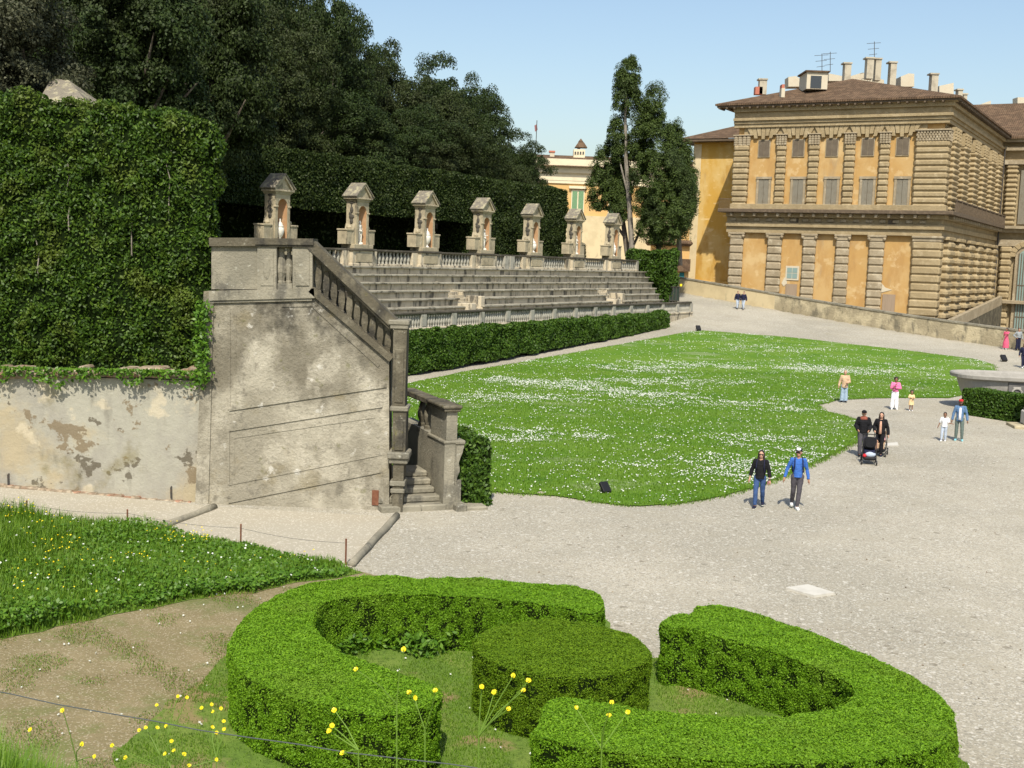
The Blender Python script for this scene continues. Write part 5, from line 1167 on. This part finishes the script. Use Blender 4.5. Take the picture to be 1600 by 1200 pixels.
m = MB(); m.lathe([(.13, 1.38), (.16, 1.43), (.13, 1.50), (.08, 1.53)], 12, sy=.85)
sc = m.build('scarf', rust_, smooth=True); tag(sc, 'rust coloured scarf round the neck of the person pushing the stroller', 'scarf'); sc.matrix_world = Matrix.Translation(q) @ Matrix.Rotation(face_cam(q, .05), 4, 'Z')
q = G(1377, 716)+Vector((.08, .55, 0)); WQ = q.copy(); person('person', q, face_cam(q, -.1), 1.68, 'long haired woman in black jacket walking beside the stroller', dict(arms=('push','down'), legs=('back','front'), top=black, loose=.03, trousers=black, hair='long', hairm='hair_dark', shoe=navy, open='skin', sw=.17, hs=1.02))
# stroller and the seated child
def stroller(loc, rz, label, name='stroller', full=True):
    t = thing(name, label, 'stroller', loc, rz)
    def fr(m):
        for s in (-.24, .24):
            m.tube([(s, -.42, .14), (s, .0, .62), (s, .40, 1.02)], .014, 6); m.tube([(s, .30, .12), (s, .02, .60)], .014, 6); m.tube([(s, -.40, .16), (s, .30, .14)], .012, 6)
        m.tube([(-.24, .40, 1.02), (.24, .40, 1.02)], .018, 6); m.tube([(-.24, -.42, .14), (.24, -.42, .14)], .012, 6)
    m = MB(); fr(m); m.build('frame', 'black_plastic', t)
    for s in (-.26, .26):
        for y, r in ((-.42, .085), (.30, .13)):
            m = MB(); m.lathe([(r*.6, -.02), (r, -.022), (r*1.02, 0), (r, .022), (r*.6, .02)], 16); m.xf(Matrix.Translation((s, y, r+.01)) @ Matrix.Rotation(PI/2, 4, 'Y')); m.build('wheel', 'black_plastic', t)
            m = MB(); m.lathe([(.02, -.03), (r*.62, -.025), (r*.62, .025), (.02, .03)], 12); m.xf(Matrix.Translation((s, y, r+.01)) @ Matrix.Rotation(PI/2, 4, 'Y')); m.build('wheel_hub', 'granite', t)
    m = MB(); m.box(-.2, .2, -.22, .12, .46, .52, .03); m.box(-.2, .2, .06, .13, .46, .95, .03); m.box(-.19, .19, -.30, -.22, .2, .50, .03); m.build('seat', navy if full else beige, t)
    if full:
        m = MB(); m.prism([(.17*math.copysign(abs(math.cos(a))**.6, math.cos(a)), .19*math.copysign(abs(math.sin(a))**.6, math.sin(a))) for a in np.linspace(0, 2*PI, 25)[:-1]], -.05, .06); m.prism([(.21*math.copysign(abs(math.cos(a))**.6, math.cos(a)), .21*math.copysign(abs(math.sin(a))**.6, math.sin(a))) for a in np.linspace(0, 2*PI, 25)[:-1]], .0, .2); m.xf(Matrix.Translation((0, -.18, .80)) @ Matrix.Rotation(-.35, 4, 'X')); m.build('canopy', black, t)
    m = MB(); m.box(-.22, .22, -.38, .22, .16, .30, .05); m.build('basket', 'black_plastic', t); return t
s1 = stroller(G(1357, 724), face_cam(SP_, .05), 'black stroller with dark canopy and loaded basket pushed over the gravel')
bp_ = Matrix.Translation(G(1357, 724)) @ Matrix.Rotation(face_cam(SP_, .05), 4, 'Z')
m = MB(); m.ball((.02, -.22, .37), (.21, .16, .12), 12); m.xf(bp_); tag(m.build('bag', pbl, smooth=True), 'pale blue bag lying in the basket of the black stroller', 'bag')
m = MB(); m.ball((-.17, -.34, .33), (.07, .06, .07), 10); m.xf(bp_); tag(m.build('bag', redc, smooth=True), 'small pink red bundle tucked in the stroller basket beside the blue bag', 'bag')
q2 = G(1375, 712)+Vector((.02, .15, 0)); s2 = stroller(q2, face_cam(q2, -.1), 'second stroller with open seat carrying a small child in pink', full=False)
m = MB()
m.ball((0, -.02, .66), (.12, .09, .17), 12); m.ball((0, -.03, .92), (.082, .085, .10), 12); m.cap((0, -.02, .76), (0, -.02, .86), .04, .04)
for s in (-1, 1): m.cap((.11*s, -.02, .76), (.16*s, -.10, .64), .04, .032); m.cap((.16*s, -.10, .64), (.08*s, -.22, .60), .032, .026); hand(m, (.08*s, -.22, .60), (-.02*s, -.5, -.1), s, .7); m.cap((.07*s, -.05, .56), (.09*s, -.28, .54), .06, .05); m.cap((.09*s, -.28, .54), (.09*s, -.33, .30), .05, .035); m.cap((.09*s, -.30, .27), (.09*s, -.40, .26), .03, .025)
ch = thing('person', 'small child in pink top sitting in the second stroller', 'person', q2, face_cam(q2, -.1)); link('body', remesh(m, .011, 'body'), 'skin', ch)
m = MB(); m.ball((0, -.02, .67), (.135, .105, .17), 12)
for s in (-1, 1): m.cap((.11*s, -.02, .76), (.16*s, -.10, .64), .055, .05)
link('top', remesh(m, .012, 'top'), cloth('pale_pink_cotton', (.75,.42,.46)), ch); m = MB(); m.ball((0, .0, .95), (.092, .092, .09), 12); m.build('hair', rust_, ch, smooth=True)
m = MB(); [m.ball((.03*s, -.112, .93), .011, 6) for s in (-1, 1)]; m.build('eyes', 'black_plastic', ch)
p = G(1318, 629); person('person', p, face_cam(p, .1), 1.72, 'fair haired woman in beige jacket and pale flared jeans at the lawn edge', dict(arms=('down','phone'), legs=('stand','stand'), top=beige, hem=.82, loose=.03, trousers=ljean, flare=.05, hair='short', hairm='hair_fair', shoe=black, skin='skin'))
p = G(1397, 640); person('person', p, face_cam(p, .2), 1.66, 'woman in pink jumper and wide white trousers with folded arms', dict(arms=('face','cross'), legs=('relax','stand'), top=pinkc, hem=.98, loose=.02, trousers=whitec, flare=.05, hair='curly', shoe=whitec, skin='skin_brown', tilt=.15))
p = G(1423, 642); person('person', p, face_cam(p, .1), .98, 'toddler in pale yellow dress standing beside the woman in pink', dict(arms=('cross','phone'), legs=('stand','stand'), top=yel, hem=.95, sleeve=.4, dress=yel, dlen=.55, dw=.25, hair='curly', shoe=whitec, skin='skin_brown', hs=1.45, b=1.15), None, .014)
p = G(1474, 689); person('person', p, face_cam(p, -.2), 1.17, 'small boy in white shirt and pale jeans holding the hand of the father', dict(arms=('out','reach'), legs=('front','stand'), top=whitec, hem=.90, sleeve=.4, loose=.02, trousers=pbl, hair='short', shoe=whitec, skin='skin_brown', hs=1.3, b=1.1, turn=.3), None, .013)
p = G(1497, 689); person('person', p, face_cam(p, .0), 1.78, 'bearded man in denim jacket and red cap holding the hand of a boy', dict(arms=('hold','down'), legs=('stand','relax'), top=denim, topname='jacket', hem=.84, loose=.014, trousers=green, hair='short', cap=redc, shoe=paleb, skin='skin_brown', beard=1, open=whitec, sw=.175, b=.95))
p = G(1152, 483); person('person', p, face_cam(p, .3), 1.72, 'distant walker in dark jacket with bag, left of the pair by the far wall', dict(arms=('down','down'), legs=('front','back'), top=navy, loose=.04, trousers=pbl, pack=black, hair='short'), None, .016)
p = G(1161, 484); person('person', p, face_cam(p, -.3), 1.74, 'distant walker in navy jacket and pale jeans, right of the pair by the far wall', dict(arms=('down','down'), legs=('back','front'), top=navy, loose=.04, trousers=pbl, hair='short'), None, .016)
p = G(1571, 546); person('person', p, face_cam(p, -.6), 1.68, 'woman in long pink red dress standing by the rough stone wall', dict(arms=('down','point'), legs=('stand','stand'), top=rose, hem=.95, sleeve=.4, dress=rose, dlen=.14, dw=.27, hair='curly', shoe=whitec, skin='skin_brown'), None, .015)
p = G(1590, 548); person('person', p, face_cam(p, .4), 1.78, 'person in grey top and navy trousers facing the woman in the pink dress', dict(arms=('hip','down'), legs=('stand','stand'), top=cloth('grey_cotton', (.26,.28,.29)), hem=1.0, loose=.02, trousers=navy, flare=.03, hair='short', skin='skin_tan'), None, .015)
p = G(1598, 575); person('person', p, face_cam(p, .2), 1.72, 'person in navy clothes walking on the far path at the right edge', dict(arms=('down','down'), legs=('front','back'), top=navy, loose=.03, trousers=navy, hair='long', shoe=whitec, skin='skin_tan'), None, .015)
# marble figures in the niches
def statue(k, label, pose, s=.80):
    J = joints(pose); m = MB(); fig_body(m, J, dict(b=1.05)); m.ball((0, .02, 1.67), (.1, .11, .09), 10); m.lathe([(.26, -.10), (.26, 0)], 12); m.cap((.2, .08, 0), (.17, .06, .55), .10, .07, 8); m.tube([(-.16, -.08, 1.0), (0, -.14, .95), (.16, -.10, .9), (.22, .05, .5)], [.05, .07, .08, .05], 8)
    me = remesh(m, .013, 'statue'); o = link('marble_statue', me, 'marble'); o.scale = (s, s, s); o.location = MA @ Vector(((SP*k-.5), -.18, 7.50+.1*s)); o.rotation_euler = (0, 0, TA); tag(o, label, 'statue', 'marble figures in the niches')
statue(1, 'white marble figure with raised arm in the second niche', dict(arms=('up','hip'), legs=('stand','relax'))); statue(3, 'white marble figure with bent arms in the middle niche', dict(arms=('cross','hip'), legs=('relax','stand')), .84); statue(5, 'slender white marble figure in the sixth niche before the villa', dict(arms=('down','cross'), legs=('stand','relax')), .86)
# ------------------------------------------------------------------ box hedges of the foreground parterre
HZ = 1.0
def top_poly(px): return smooth_poly(px_poly(px, HZ), 2)
LC = [(943,922),(862,914),(780,908),(700,904),(630,901),(560,902),(505,908),(455,922),(412,944),(380,968),(362,996),(359,1018),(366,1040),(388,1062),(425,1080),(470,1095),(520,1107),(570,1117),(604,1121),(606,1112),(612,1120),(650,1112),(689,1094),(689,1075),(640,1060),(590,1043),(540,1024),(505,1003),(489,982),(490,961),(503,944),(545,933),(620,930),(700,933),(780,938),(870,948),(941,967)]
RCX = [(1034,966),(1060,960),(1084,962),(1086,951),(1110,944),(1150,949),(1200,966),(1250,985),(1310,1006),(1370,1031),(1420,1056),(1458,1082),(1486,1110),(1496,1136),(1488,1158),(1455,1174),(1400,1185),(1330,1192),(1250,1194),(1150,1193),(1050,1187),(960,1178),(890,1166),(829,1152),(840,1134),(852,1122),(850,1098),(880,1090),(940,1099),(1010,1110),(1080,1119),(1160,1123),(1240,1121),(1300,1112),(1334,1098),(1339,1082),(1318,1062),(1270,1040),(1200,1017),(1120,995),(1066,982),(1036,984)]
def box_hedge(px, label, leaf, n, core='box_core', poly=None, asp=.6, size=.0175):
    pl = poly or top_poly(px)
    me = bpy.data.meshes.new('box_hedge'); bm = bmesh.new(); vs = [bm.verts.new((x, y, HZ)) for x, y in pl]; f = bm.faces.new(vs)
    r = bmesh.ops.extrude_face_region(bm, geom=[f]); 
    for v in [g_ for g_ in r['geom'] if isinstance(g_, bmesh.types.BMVert)]: v.co.z = .02
    bmesh.ops.recalc_face_normals(bm, faces=bm.faces); bmesh.ops.triangulate(bm, faces=bm.faces)
    for it in range(6): bmesh.ops.subdivide_edges(bm, edges=[e for e in bm.edges if e.calc_length() > .22], cuts=1); bmesh.ops.triangulate(bm, faces=bm.faces)
    bmesh.ops.recalc_face_normals(bm, faces=bm.faces)
    bm.to_mesh(me); bm.free(); disp(me, .05, 1.7, 3); disp(me, .03, 6, 9)
    for v in me.vertices:
        if v.co.z < .3: v.co.z = v.co.z
    o = link('box_hedge', me, core); tag(o, label, 'hedge', 'clipped box hedges of the parterre')
    P, N = sample_mesh(me, n, lambda c, r: np.where(r[:, 2] < -.6, .0, np.where(r[:, 2] > .6, 1.0, np.where(c[:, 2] < .12, .45, .85))))
    gap = np.array([noise.noise(Vector(p)*5.5) for p in P]); side = N[:, 2] < .5
    keep = ~(side & (gap < -.18) & (RNG.random(n) < .7)); P, N, gap = P[keep], N[keep], gap[keep]
    P = P+N*(RNG.uniform(-.3, 1, len(P))*.022+np.clip(gap, -.3, .5)*.03)[:, None]; top = N[:, 2] > .5; sy_ = RNG.random(len(P)) < .008; P[sy_] += (N*RNG.uniform(.01, .06, (len(P), 1)))[sy_]
    leaf_obj('foliage', P, np.where(top[:, None], N*2.0, N*.85-np.array([0, 0, .2])), size, leaf, o, .8, asp); return o
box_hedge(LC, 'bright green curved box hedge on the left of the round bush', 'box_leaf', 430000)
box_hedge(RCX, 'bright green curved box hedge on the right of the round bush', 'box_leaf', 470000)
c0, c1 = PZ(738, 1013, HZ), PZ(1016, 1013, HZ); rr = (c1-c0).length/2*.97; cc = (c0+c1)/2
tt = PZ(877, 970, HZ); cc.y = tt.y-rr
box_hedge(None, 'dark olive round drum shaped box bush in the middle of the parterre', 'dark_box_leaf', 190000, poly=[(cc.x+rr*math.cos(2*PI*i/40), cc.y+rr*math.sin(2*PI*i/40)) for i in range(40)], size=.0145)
P = np.column_stack([RNG.uniform(-3, 22, 900), 19+36*RNG.random(900)**1.6]); P = P[~in_lawn(P[:, 0], P[:, 1]) & ~in_turf(P[:, 0], P[:, 1])]
o = leaf_obj('fallen_leaves', np.column_stack([P, [terrain(x, y)+.012 for x, y in P]]), np.tile([0, 0, 1.], (len(P), 1)), .026, mat('dead_leaf', (.13,.09,.05), [((.25,.2,.12),'isl',0,.3,1,1)]), None, .35, .6); o['kind'] = 'stuff'
# planting inside the left hedge
P = []
for i in range(2200):
    px, py = RNG.uniform(515, 745), RNG.uniform(1000, 1032); q = PZ(px, py+8*math.sin(px*.05), 0); P.append((q.x+RNG.normal()*.05, q.y+.2, RNG.uniform(.03, .42)*(.5+.5*abs(math.sin(px*.06)))))
o = leaf_obj('ground_cover', P, np.tile([0, -.3, 1.], (len(P), 1)), .055, 'weed_leaf', None, .6, .5); o['kind'] = 'stuff'
# grass and weeds on the bank
def bank_h(x, y): return max(.10, min(1, (-2.0-x)/9.0))
xs = [q[0] for q in BANKP]; ys = [q[1] for q in BANKP]
P = scatter(in_bank, -15, 0, 19.5, 29.5, 62000); H = np.array([.10+.42*bank_h(x, y)*(.55+.9*max(0, nz(x, y, .5, 2)+.4)) for x, y in P])
H = H*np.where(in_bank(P[:, 0], P[:, 1]-.22), np.where(in_bank(P[:, 0], P[:, 1]-.7), 1, .6), .3)
blades('bank_grass', P, H, .0085, 'grass_blade', .6)
P = scatter(in_bank, -15, 0, 19.5, 29.5, 30000, lambda x, y: max(.03, min(1, .25+1.8*nz(x, y, .45, 7)))); Hh = np.array([.05+.36*bank_h(x, y)*(.5+max(0, nz(x, y, .5, 2)+.4)) for x, y in P])
o = leaf_obj('bank_weeds', np.column_stack([P, [terrain(x, y)+.05+h*RNG.uniform(.3, 1) for (x, y), h in zip(P, Hh)]]), np.tile([0, -.35, 1.], (len(P), 1)), .045, 'weed_leaf', None, .7, .6); o['kind'] = 'stuff'
def flowers(name, P, Hs, r, mt):
    P = np.asarray(P); n = len(P); V = []; N = unit(np.column_stack([RNG.normal(size=(n, 2))*.4+np.array([0, -.45]), np.ones(n)])); t = unit(np.cross(N, RNG.normal(size=(n, 3)))); b = np.cross(N, t)
    B = np.column_stack([P, [terrain(x, y)+h for (x, y), h in zip(P, Hs)]]); s = (r*RNG.uniform(.7, 1.3, n))[:, None]; k = 8; V = np.empty((n, k, 3))
    for j in range(k): V[:, j] = B+(t*math.cos(2*PI*j/k)+b*math.sin(2*PI*j/k))*s*(1 if j % 2 else .7)
    o = link(name, np_mesh(name, V.reshape(-1, 3), np.arange(n*k).reshape(n, k), k), mt); o['kind'] = 'stuff'
P = scatter(in_bank, -15, -4.2, 19.5, 29.5, 340, lambda x, y: max(0, min(1, .1+2.2*nz(x, y, .6, 11)))*min(1, max(.02, (y-20)/7))*(1 if x < -6.5 else .25))
flowers('bank_flowers', P, [.20+.46*bank_h(x, y)*(.6+max(0, nz(x, y, .5, 2)+.4)) for x, y in P], .018, 'petal_yellow')
P = scatter(in_bank, -12, 0, 19.5, 29, 130); flowers('bank_daisies', P, [.12+.3*bank_h(x, y) for x, y in P], .024, 'petal_white')
P = scatter(in_turf, -9, 8, 14, 22, 70000, lambda x, y: 1 if nz(x, y, .75, 0) < .16 else .15); blades('turf_grass', P, .05, .006, 'grass_blade')
P = scatter(in_turf, -8, 7, 14.5, 21, 130); flowers('turf_daisies', P, [.08]*len(P), .018, 'petal_white')
in_dirt = in_poly(px_poly(dirt_px))
P = scatter(in_dirt, -10, -2, 14, 24, 5000, lambda x, y: max(0, min(1, 3*nz(x, y, 1.1, 21)))); blades('dirt_grass', P, .03, .006, 'dry_grass')
P = scatter(in_dirt, -10, -2, 14, 24, 9000, lambda x, y: max(0, min(1, 3*nz(x, y, 1.1, 21)))); blades('dirt_grass', P, .03, .006, 'grass_blade')
P = scatter(in_dirt, -10, -2, 14, 24, 70); flowers('dirt_daisies', P, [.06]*len(P), .018, 'petal_white')
# near slope grass, lower left
def near(px, Y): return AT(px, 1200, Y).x
P = np.array([(near(RNG.uniform(-60, 330)-max(0, RNG.normal(0, 30)), y_), y_) for y_ in RNG.uniform(5.2, 11.5, 15000)])
cx_ = np.array([proj((x, y, 3))[0] for x, y in P]); H = .30+.50*np.clip((250-cx_)/330, 0, 1); blades('slope_grass', P, H, .0042, 'grass_blade', .5)
P = np.column_stack([RNG.uniform(-5, 5, 26000), RNG.uniform(2.5, 13.5, 26000)]); blades('slope_grass', P, .22, .005, 'grass_blade', .5)
def flower_plant(heads, base, Y, label, r=.0085):
    """one stalk from the slope up to each flower head"""
    b = AT(base[0], base[1], Y); b = Vector((b.x, Y, terrain(b.x, Y))); t = thing('buttercup_plant', label, 'flower', b, 0, 'yellow wild flowers of the near slope')
    m = MB(); pts0 = [b, AT(base[0], base[1], Y)]
    j = AT(base[0], base[1], Y); m.tube([b, b.lerp(j, .5)+Vector((.01, 0, 0)), j], [.0035, .003, .0026], 5)
    for h in heads:
        e = AT(h[0], h[1], Y+random.uniform(-.08, .08)); m.tube([j, j.lerp(e, .5)+Vector((random.uniform(-.012, .012), 0, .004)), e], [.0024, .002, .0016], 5)
    m.build('stem', 'stem_green', t, local=False)
    for h in heads:
        e = AT(h[0], h[1], Y); m = MB(); N = Vector((random.uniform(-.5, .5), -.7, random.uniform(.3, .9))).normalized(); a = N.orthogonal().normalized(); c = N.cross(a)
        for k in range(5):
            d = a*math.cos(2*PI*k/5)+c*math.sin(2*PI*k/5); w = N.cross(d)*.62; rr_ = r*random.uniform(.85, 1.15)
            m.add([e, e+(d*.45+w*.9)*rr_*.9+N*rr_*.2, e+(d*1.0+w*.75)*rr_+N*rr_*.45, e+d*rr_*1.08+N*rr_*.5, e+(d*1.0-w*.75)*rr_+N*rr_*.45, e+(d*.45-w*.9)*rr_*.9+N*rr_*.2], [(0, 1, 2, 3, 4, 5)])
        m.ball(tuple(e+N*.002), r*.3, 6); m.build('flower_head', 'petal_yellow', t, local=False)
for hd, bs, Y, lb in (([(556,1046),(631,1015)],(620,1100),3.9,'tallest branching buttercup stalk standing before the left curved hedge'),([(523,1110),(519,1134),(515,1142),(535,1177)],(560,1172),3.8,'buttercup stalk with a cluster of heads low before the left hedge'),
    ([(640,1082),(680,1079),(648,1090)],(664,1140),4.1,'small buttercup with three heads before the end of the left hedge'),([(753,1073),(772,1082),(802,1056),(826,1064),(818,1079),(794,1108)],(748,1150),4.0,'buttercup with many heads in front of the round dark bush'),
    ([(900,1106),(951,1118),(956,1098),(981,1112)],(940,1170),4.3,'buttercup with four heads before the right curved hedge'),([(48,1140)],(52,1172),4.4,'single large buttercup at the lower left corner among grass'),
    ([(98,1110),(128,1163),(148,1182)],(120,1190),4.6,'buttercup beside the lower left corner grass with three heads'),([(278,1088),(292,1090),(245,1102)],(262,1150),5.6,'buttercup group over the dirt path edge, upper left of the patch'),
    ([(315,1106),(331,1101),(345,1107),(333,1112)],(330,1160),5.6,'buttercup group nearest to the left hedge in the patch'),([(246,1137),(260,1135),(218,1141),(228,1137),(268,1158)],(250,1180),5.4,'buttercup group at the middle of the lower left patch'),
    ([(332,1136),(350,1140),(338,1145),(350,1127)],(338,1185),5.5,'buttercup group right of the middle of the lower left patch'),([(272,1173),(258,1178),(288,1178),(338,1187),(295,1196),(196,1184),(175,1165)],(270,1210),5.2,'low wide buttercup group at the bottom edge of the photo')):
    flower_plant(hd, bs, Y, lb)
# wires
wf = thing('wire_fence', 'thin wire fence on rusty iron posts along the grass bank and ramp path', 'fence', G(376, 858))
tops = []
for px, y0, y1 in ((-140,770,800),(42,783,816),(199,797,829),(376,820,860),(540,843,884)):
    b = G(px, y1); h = AT(px, y0, b.y).z; m = MB(); m.tube([(b.x, b.y, b.z-.1), (b.x, b.y, h)], .022, 6); m.ball((b.x, b.y, h), .026, 6); m.build('post', 'rust', wf, local=False); tops.append(Vector((b.x, b.y, h-.08)))
m = MB()
for a, b in zip(tops, tops[1:]): m.tube([a.lerp(b, i/6)-Vector((0, 0, .07*math.sin(PI*i/6))) for i in range(7)], .0045, 4)
m.build('wire', 'wire', wf, local=False)
w2 = thing('wire_fence', 'single slack wire crossing the lower left foreground close to the camera', 'fence', (-2.2, 4.4, terrain(-2.2, 4.4)))
a, b = AT(-60, 1070, 4.2), AT(860, 1213, 4.0); m = MB(); m.tube([a.lerp(b, i/12)+Vector((0, 0, -.03*math.sin(PI*i/12)+.003*math.sin(i*2.1))) for i in range(13)], .0022, 6); m.build('wire', 'wire', w2, local=False)
m = MB()
for q in (a, b): m.tube([(q.x, q.y, terrain(q.x, q.y)-.1), (q.x, q.y, q.z+.02)], .018, 6)
m.build('post', 'rust', w2, local=False)
# lamps, slab
def floodlight(px, py, label, s=1.0, rz=.5):
    p = G(px, py); t = thing('floodlight', label, 'floodlight', p, rz, 'black lawn floodlights'); Mx = Matrix.Translation((0, 0, .22*s)) @ Matrix.Rotation(-.75, 4, 'X')
    m = MB(); m.box(-.17*s, .17*s, -.07*s, .07*s, -.22*s, .22*s, .02*s, Mx); m.build('housing', 'black_plastic', t)
    m = MB(); m.box(-.13*s, .13*s, .06*s, .085*s, -.18*s, .18*s, 0, Mx); m.build('lens', 'lamp_glass', t)
    m = MB(); m.box(-.15*s, .15*s, -.10*s, .10*s, -.02, .04*s); m.tube([(-.2*s, 0, .02), (-.2*s, 0, .24*s)], .015*s, 6); m.tube([(.2*s, 0, .02), (.2*s, 0, .24*s)], .015*s, 6); m.build('bracket', 'iron', t)
floodlight(945, 771, 'tilted black floodlight standing at the near edge of the lawn', .85, .55); floodlight(1091, 517, 'small black floodlight at the far corner of the lawn', 1.1, .2); floodlight(1568, 565, 'small black floodlight on the far path at the right', 1.2, .2)
m = MB(); q = [G(*c) for c in ((1228,921),(1262,916),(1304,929),(1272,934))]; m.prism([(p.x, p.y) for p in q], .0, .05, 'z'); tag(m.build('stone_slab', 'slab_stone'), 'pale flat stone slab lying in the gravel', 'slab')
m = MB(); q = [G(*c) for c in ((1383,694),(1402,692),(1404,697),(1384,698))]; m.prism([(p.x, p.y) for p in q], .0, .04, 'z'); tag(m.build('stone_slab', 'slab_stone'), 'small pale stone plate in the gravel beside the strollers', 'slab')
m = MB(); q = G(845, 772); m.ball((q.x, q.y, q.z), (.13, .1, .09), 8); tag(m.build('loose_stone', 'old_stone'), 'small rounded stone at the near lawn edge', 'stone')
# granite basin in its hedge
b = G(1540, 652); bx, by = 26.0, 61.6
ba = thing('granite_basin', 'large grey granite basin standing behind a low clipped hedge at the right edge', 'basin', (bx, by, 0), R_(-6))
zr = AT(1560, 588, by-1.7).z; zr0 = zr-.22
def el(r, n=40): return [(3.0*r*math.copysign(abs(math.cos(2*PI*i/n))**.75, math.cos(2*PI*i/n)), 1.9*r*math.copysign(abs(math.sin(2*PI*i/n))**.75, math.sin(2*PI*i/n))) for i in range(n)]
def loft(levels, n=40):
    m = MB(); vs = [(x, y, z) for r, z in levels for x, y in el(r, n)]; fs = [(i*n+j, i*n+(j+1) % n, (i+1)*n+(j+1) % n, (i+1)*n+j) for i in range(len(levels)-1) for j in range(n)]; fs += [tuple(range(n))[::-1], tuple(range((len(levels)-1)*n, len(levels)*n))]; return m.add(vs, fs)
loft([(.62, -.1), (.70, .3), (.80, .9), (.85, zr0-.4), (.88, zr0-.08), (.99, zr0), (1.0, zr-.06), (.985, zr), (.94, zr), (.91, zr-.1), (.80, zr-.9), (.6, zr-1.2)]).build('bowl', 'granite', ba)
def xs_(px, py=600): return (Matrix.Translation((bx, by, 0)) @ Matrix.Rotation(R_(-6), 4, 'Z')).inverted() @ AT(px, py, by-1.7)
m = MB(); x0 = xs_(1577).x; m.box(x0, x0+.85, -1.70, -1.3, .0, zr0-.02, .03); m.build('band', 'granite_dark', ba)
m = MB(); cxr = x0+.42; m.tube([(cxr+.24*math.cos(2*PI*i/20), -1.74, zr0-.62+.24*math.sin(2*PI*i/20)) for i in range(21)], .05, 6); m.box(cxr-.2, cxr+.2, -1.76, -1.66, zr0-.42, zr0-.30, .03); m.build('carved_ring', 'granite', ba)
m = MB(); A, B = G(1501, 647), G(1594, 662); d = (Vector((B.x, B.y))-Vector((A.x, A.y))).normalized(); n = Vector((-d.y, d.x))*1.25; L_ = 4.8
q = [Vector((A.x, A.y)), Vector((A.x, A.y))+d*L_, Vector((A.x, A.y))+d*L_+n, Vector((A.x, A.y))+n]; m.prism([tuple(v) for v in q], .0, 1.28, 'z')
hedge('low_hedge', m, 'low square clipped hedge round the granite basin', 'laurel_leaf', 'box_core', 12000, .065, .06, 1.2, 5, None, .05, .9, 'hedge')
p = G(1600, 668); pd = thing('statue_pedestal', 'white stone pedestal on a low step at the right edge', 'pedestal', (p.x+.35, p.y, 0), R_(-8))
m = MB(); m.box(-.42, .42, -.42, .42, .15, .80, .05); m.box(-.34, .34, -.34, .34, .78, 1.0, .08); m.box(-.24, .24, -.24, .24, .98, 2.2, .05); m.box(-.32, .32, -.32, .32, 2.15, 2.3, .04); m.build('shaft', 'slab_stone', pd)
m = MB(); m.box(-.95, .95, -.75, .75, -.05, .15, .03); m.build('step', 'garden_wall_rough', pd)
# wire mesh barrier on the far ramp
Yb = 112; pb = AT(1052, 468, Yb); fz = thing('mesh_barrier', 'dark green mesh barrier across the far end of the seating', 'barrier', (pb.x, Yb, terrain(pb.x, Yb)))
m = MB(); a, b = AT(1041, 470, Yb), AT(1062, 448, Yb)
for x in np.linspace(a.x, b.x, 5): m.box(x-.03, x+.03, Yb-.03, Yb+.03, a.z-.6, b.z)
m.box(a.x, b.x, Yb-.03, Yb+.03, b.z-.06, b.z); m.box(a.x, b.x, Yb-.03, Yb+.03, a.z, a.z+.06); m.build('frame', 'iron', fz, local=False)
m = MB(); m.box(a.x, b.x, Yb+.05, Yb+.07, a.z+.05, b.z-.05); m.build('panel', cloth('green_mesh', (.03,.045,.035)), fz, local=False)
m = MB(); q = AT(1064, 446, Yb); m.box(q.x-.1, q.x+.12, Yb, Yb+.1, q.z-.1, q.z+.14, .03); m.build('warning_lamp', 'petal_yellow', fz, local=False)
# ------------------------------------------------------------------ light, camera
sc = bpy.context.scene
W = bpy.data.worlds.new('World'); sc.world = W; W.use_nodes = True; nt = W.node_tree
sky = nt.nodes.new('ShaderNodeTexSky'); sky.sky_type = 'NISHITA'; sky.sun_disc = False
SE = R_(50); sx, sy = -.06, -1.0; l_ = math.hypot(sx, sy); SD = Vector((sx/l_*math.cos(SE), sy/l_*math.cos(SE), math.sin(SE)))
sky.sun_elevation = SE; sky.sun_rotation = math.atan2(SD.x, SD.y); sky.air_density = 1.2; sky.dust_density = 2.0; sky.ozone_density = 1.5; sky.altitude = 50
bg = nt.nodes['Background']; nt.links.new(sky.outputs[0], bg.inputs[0]); bg.inputs[1].default_value = .14
L_ = bpy.data.lights.new('sun', 'SUN'); L_.energy = 4.9; L_.angle = R_(.5); L_.color = (1, .93, .80)
so = bpy.data.objects.new('sun', L_); C.objects.link(so); so.rotation_euler = SD.to_track_quat('Z', 'Y').to_euler(); so.location = (0, 0, 60)
cd = bpy.data.cameras.new('camera'); cd.lens = 36*FPX/1600; cd.sensor_width = 36; cd.sensor_fit = 'HORIZONTAL'; cd.clip_end = 6000; cd.clip_start = .05
co = bpy.data.objects.new('camera', cd); C.objects.link(co); co.matrix_world = Matrix.Translation(CP) @ RC.to_4x4(); sc.camera = co
sc.view_settings.view_transform = 'Standard'; sc.view_settings.look = 'None'; sc.view_settings.exposure = .2; sc.view_settings.gamma = 1
sc.cycles.max_bounces = 6; sc.cycles.diffuse_bounces = 3; sc.cycles.transparent_max_bounces = 4; sc.cycles.use_denoising = True
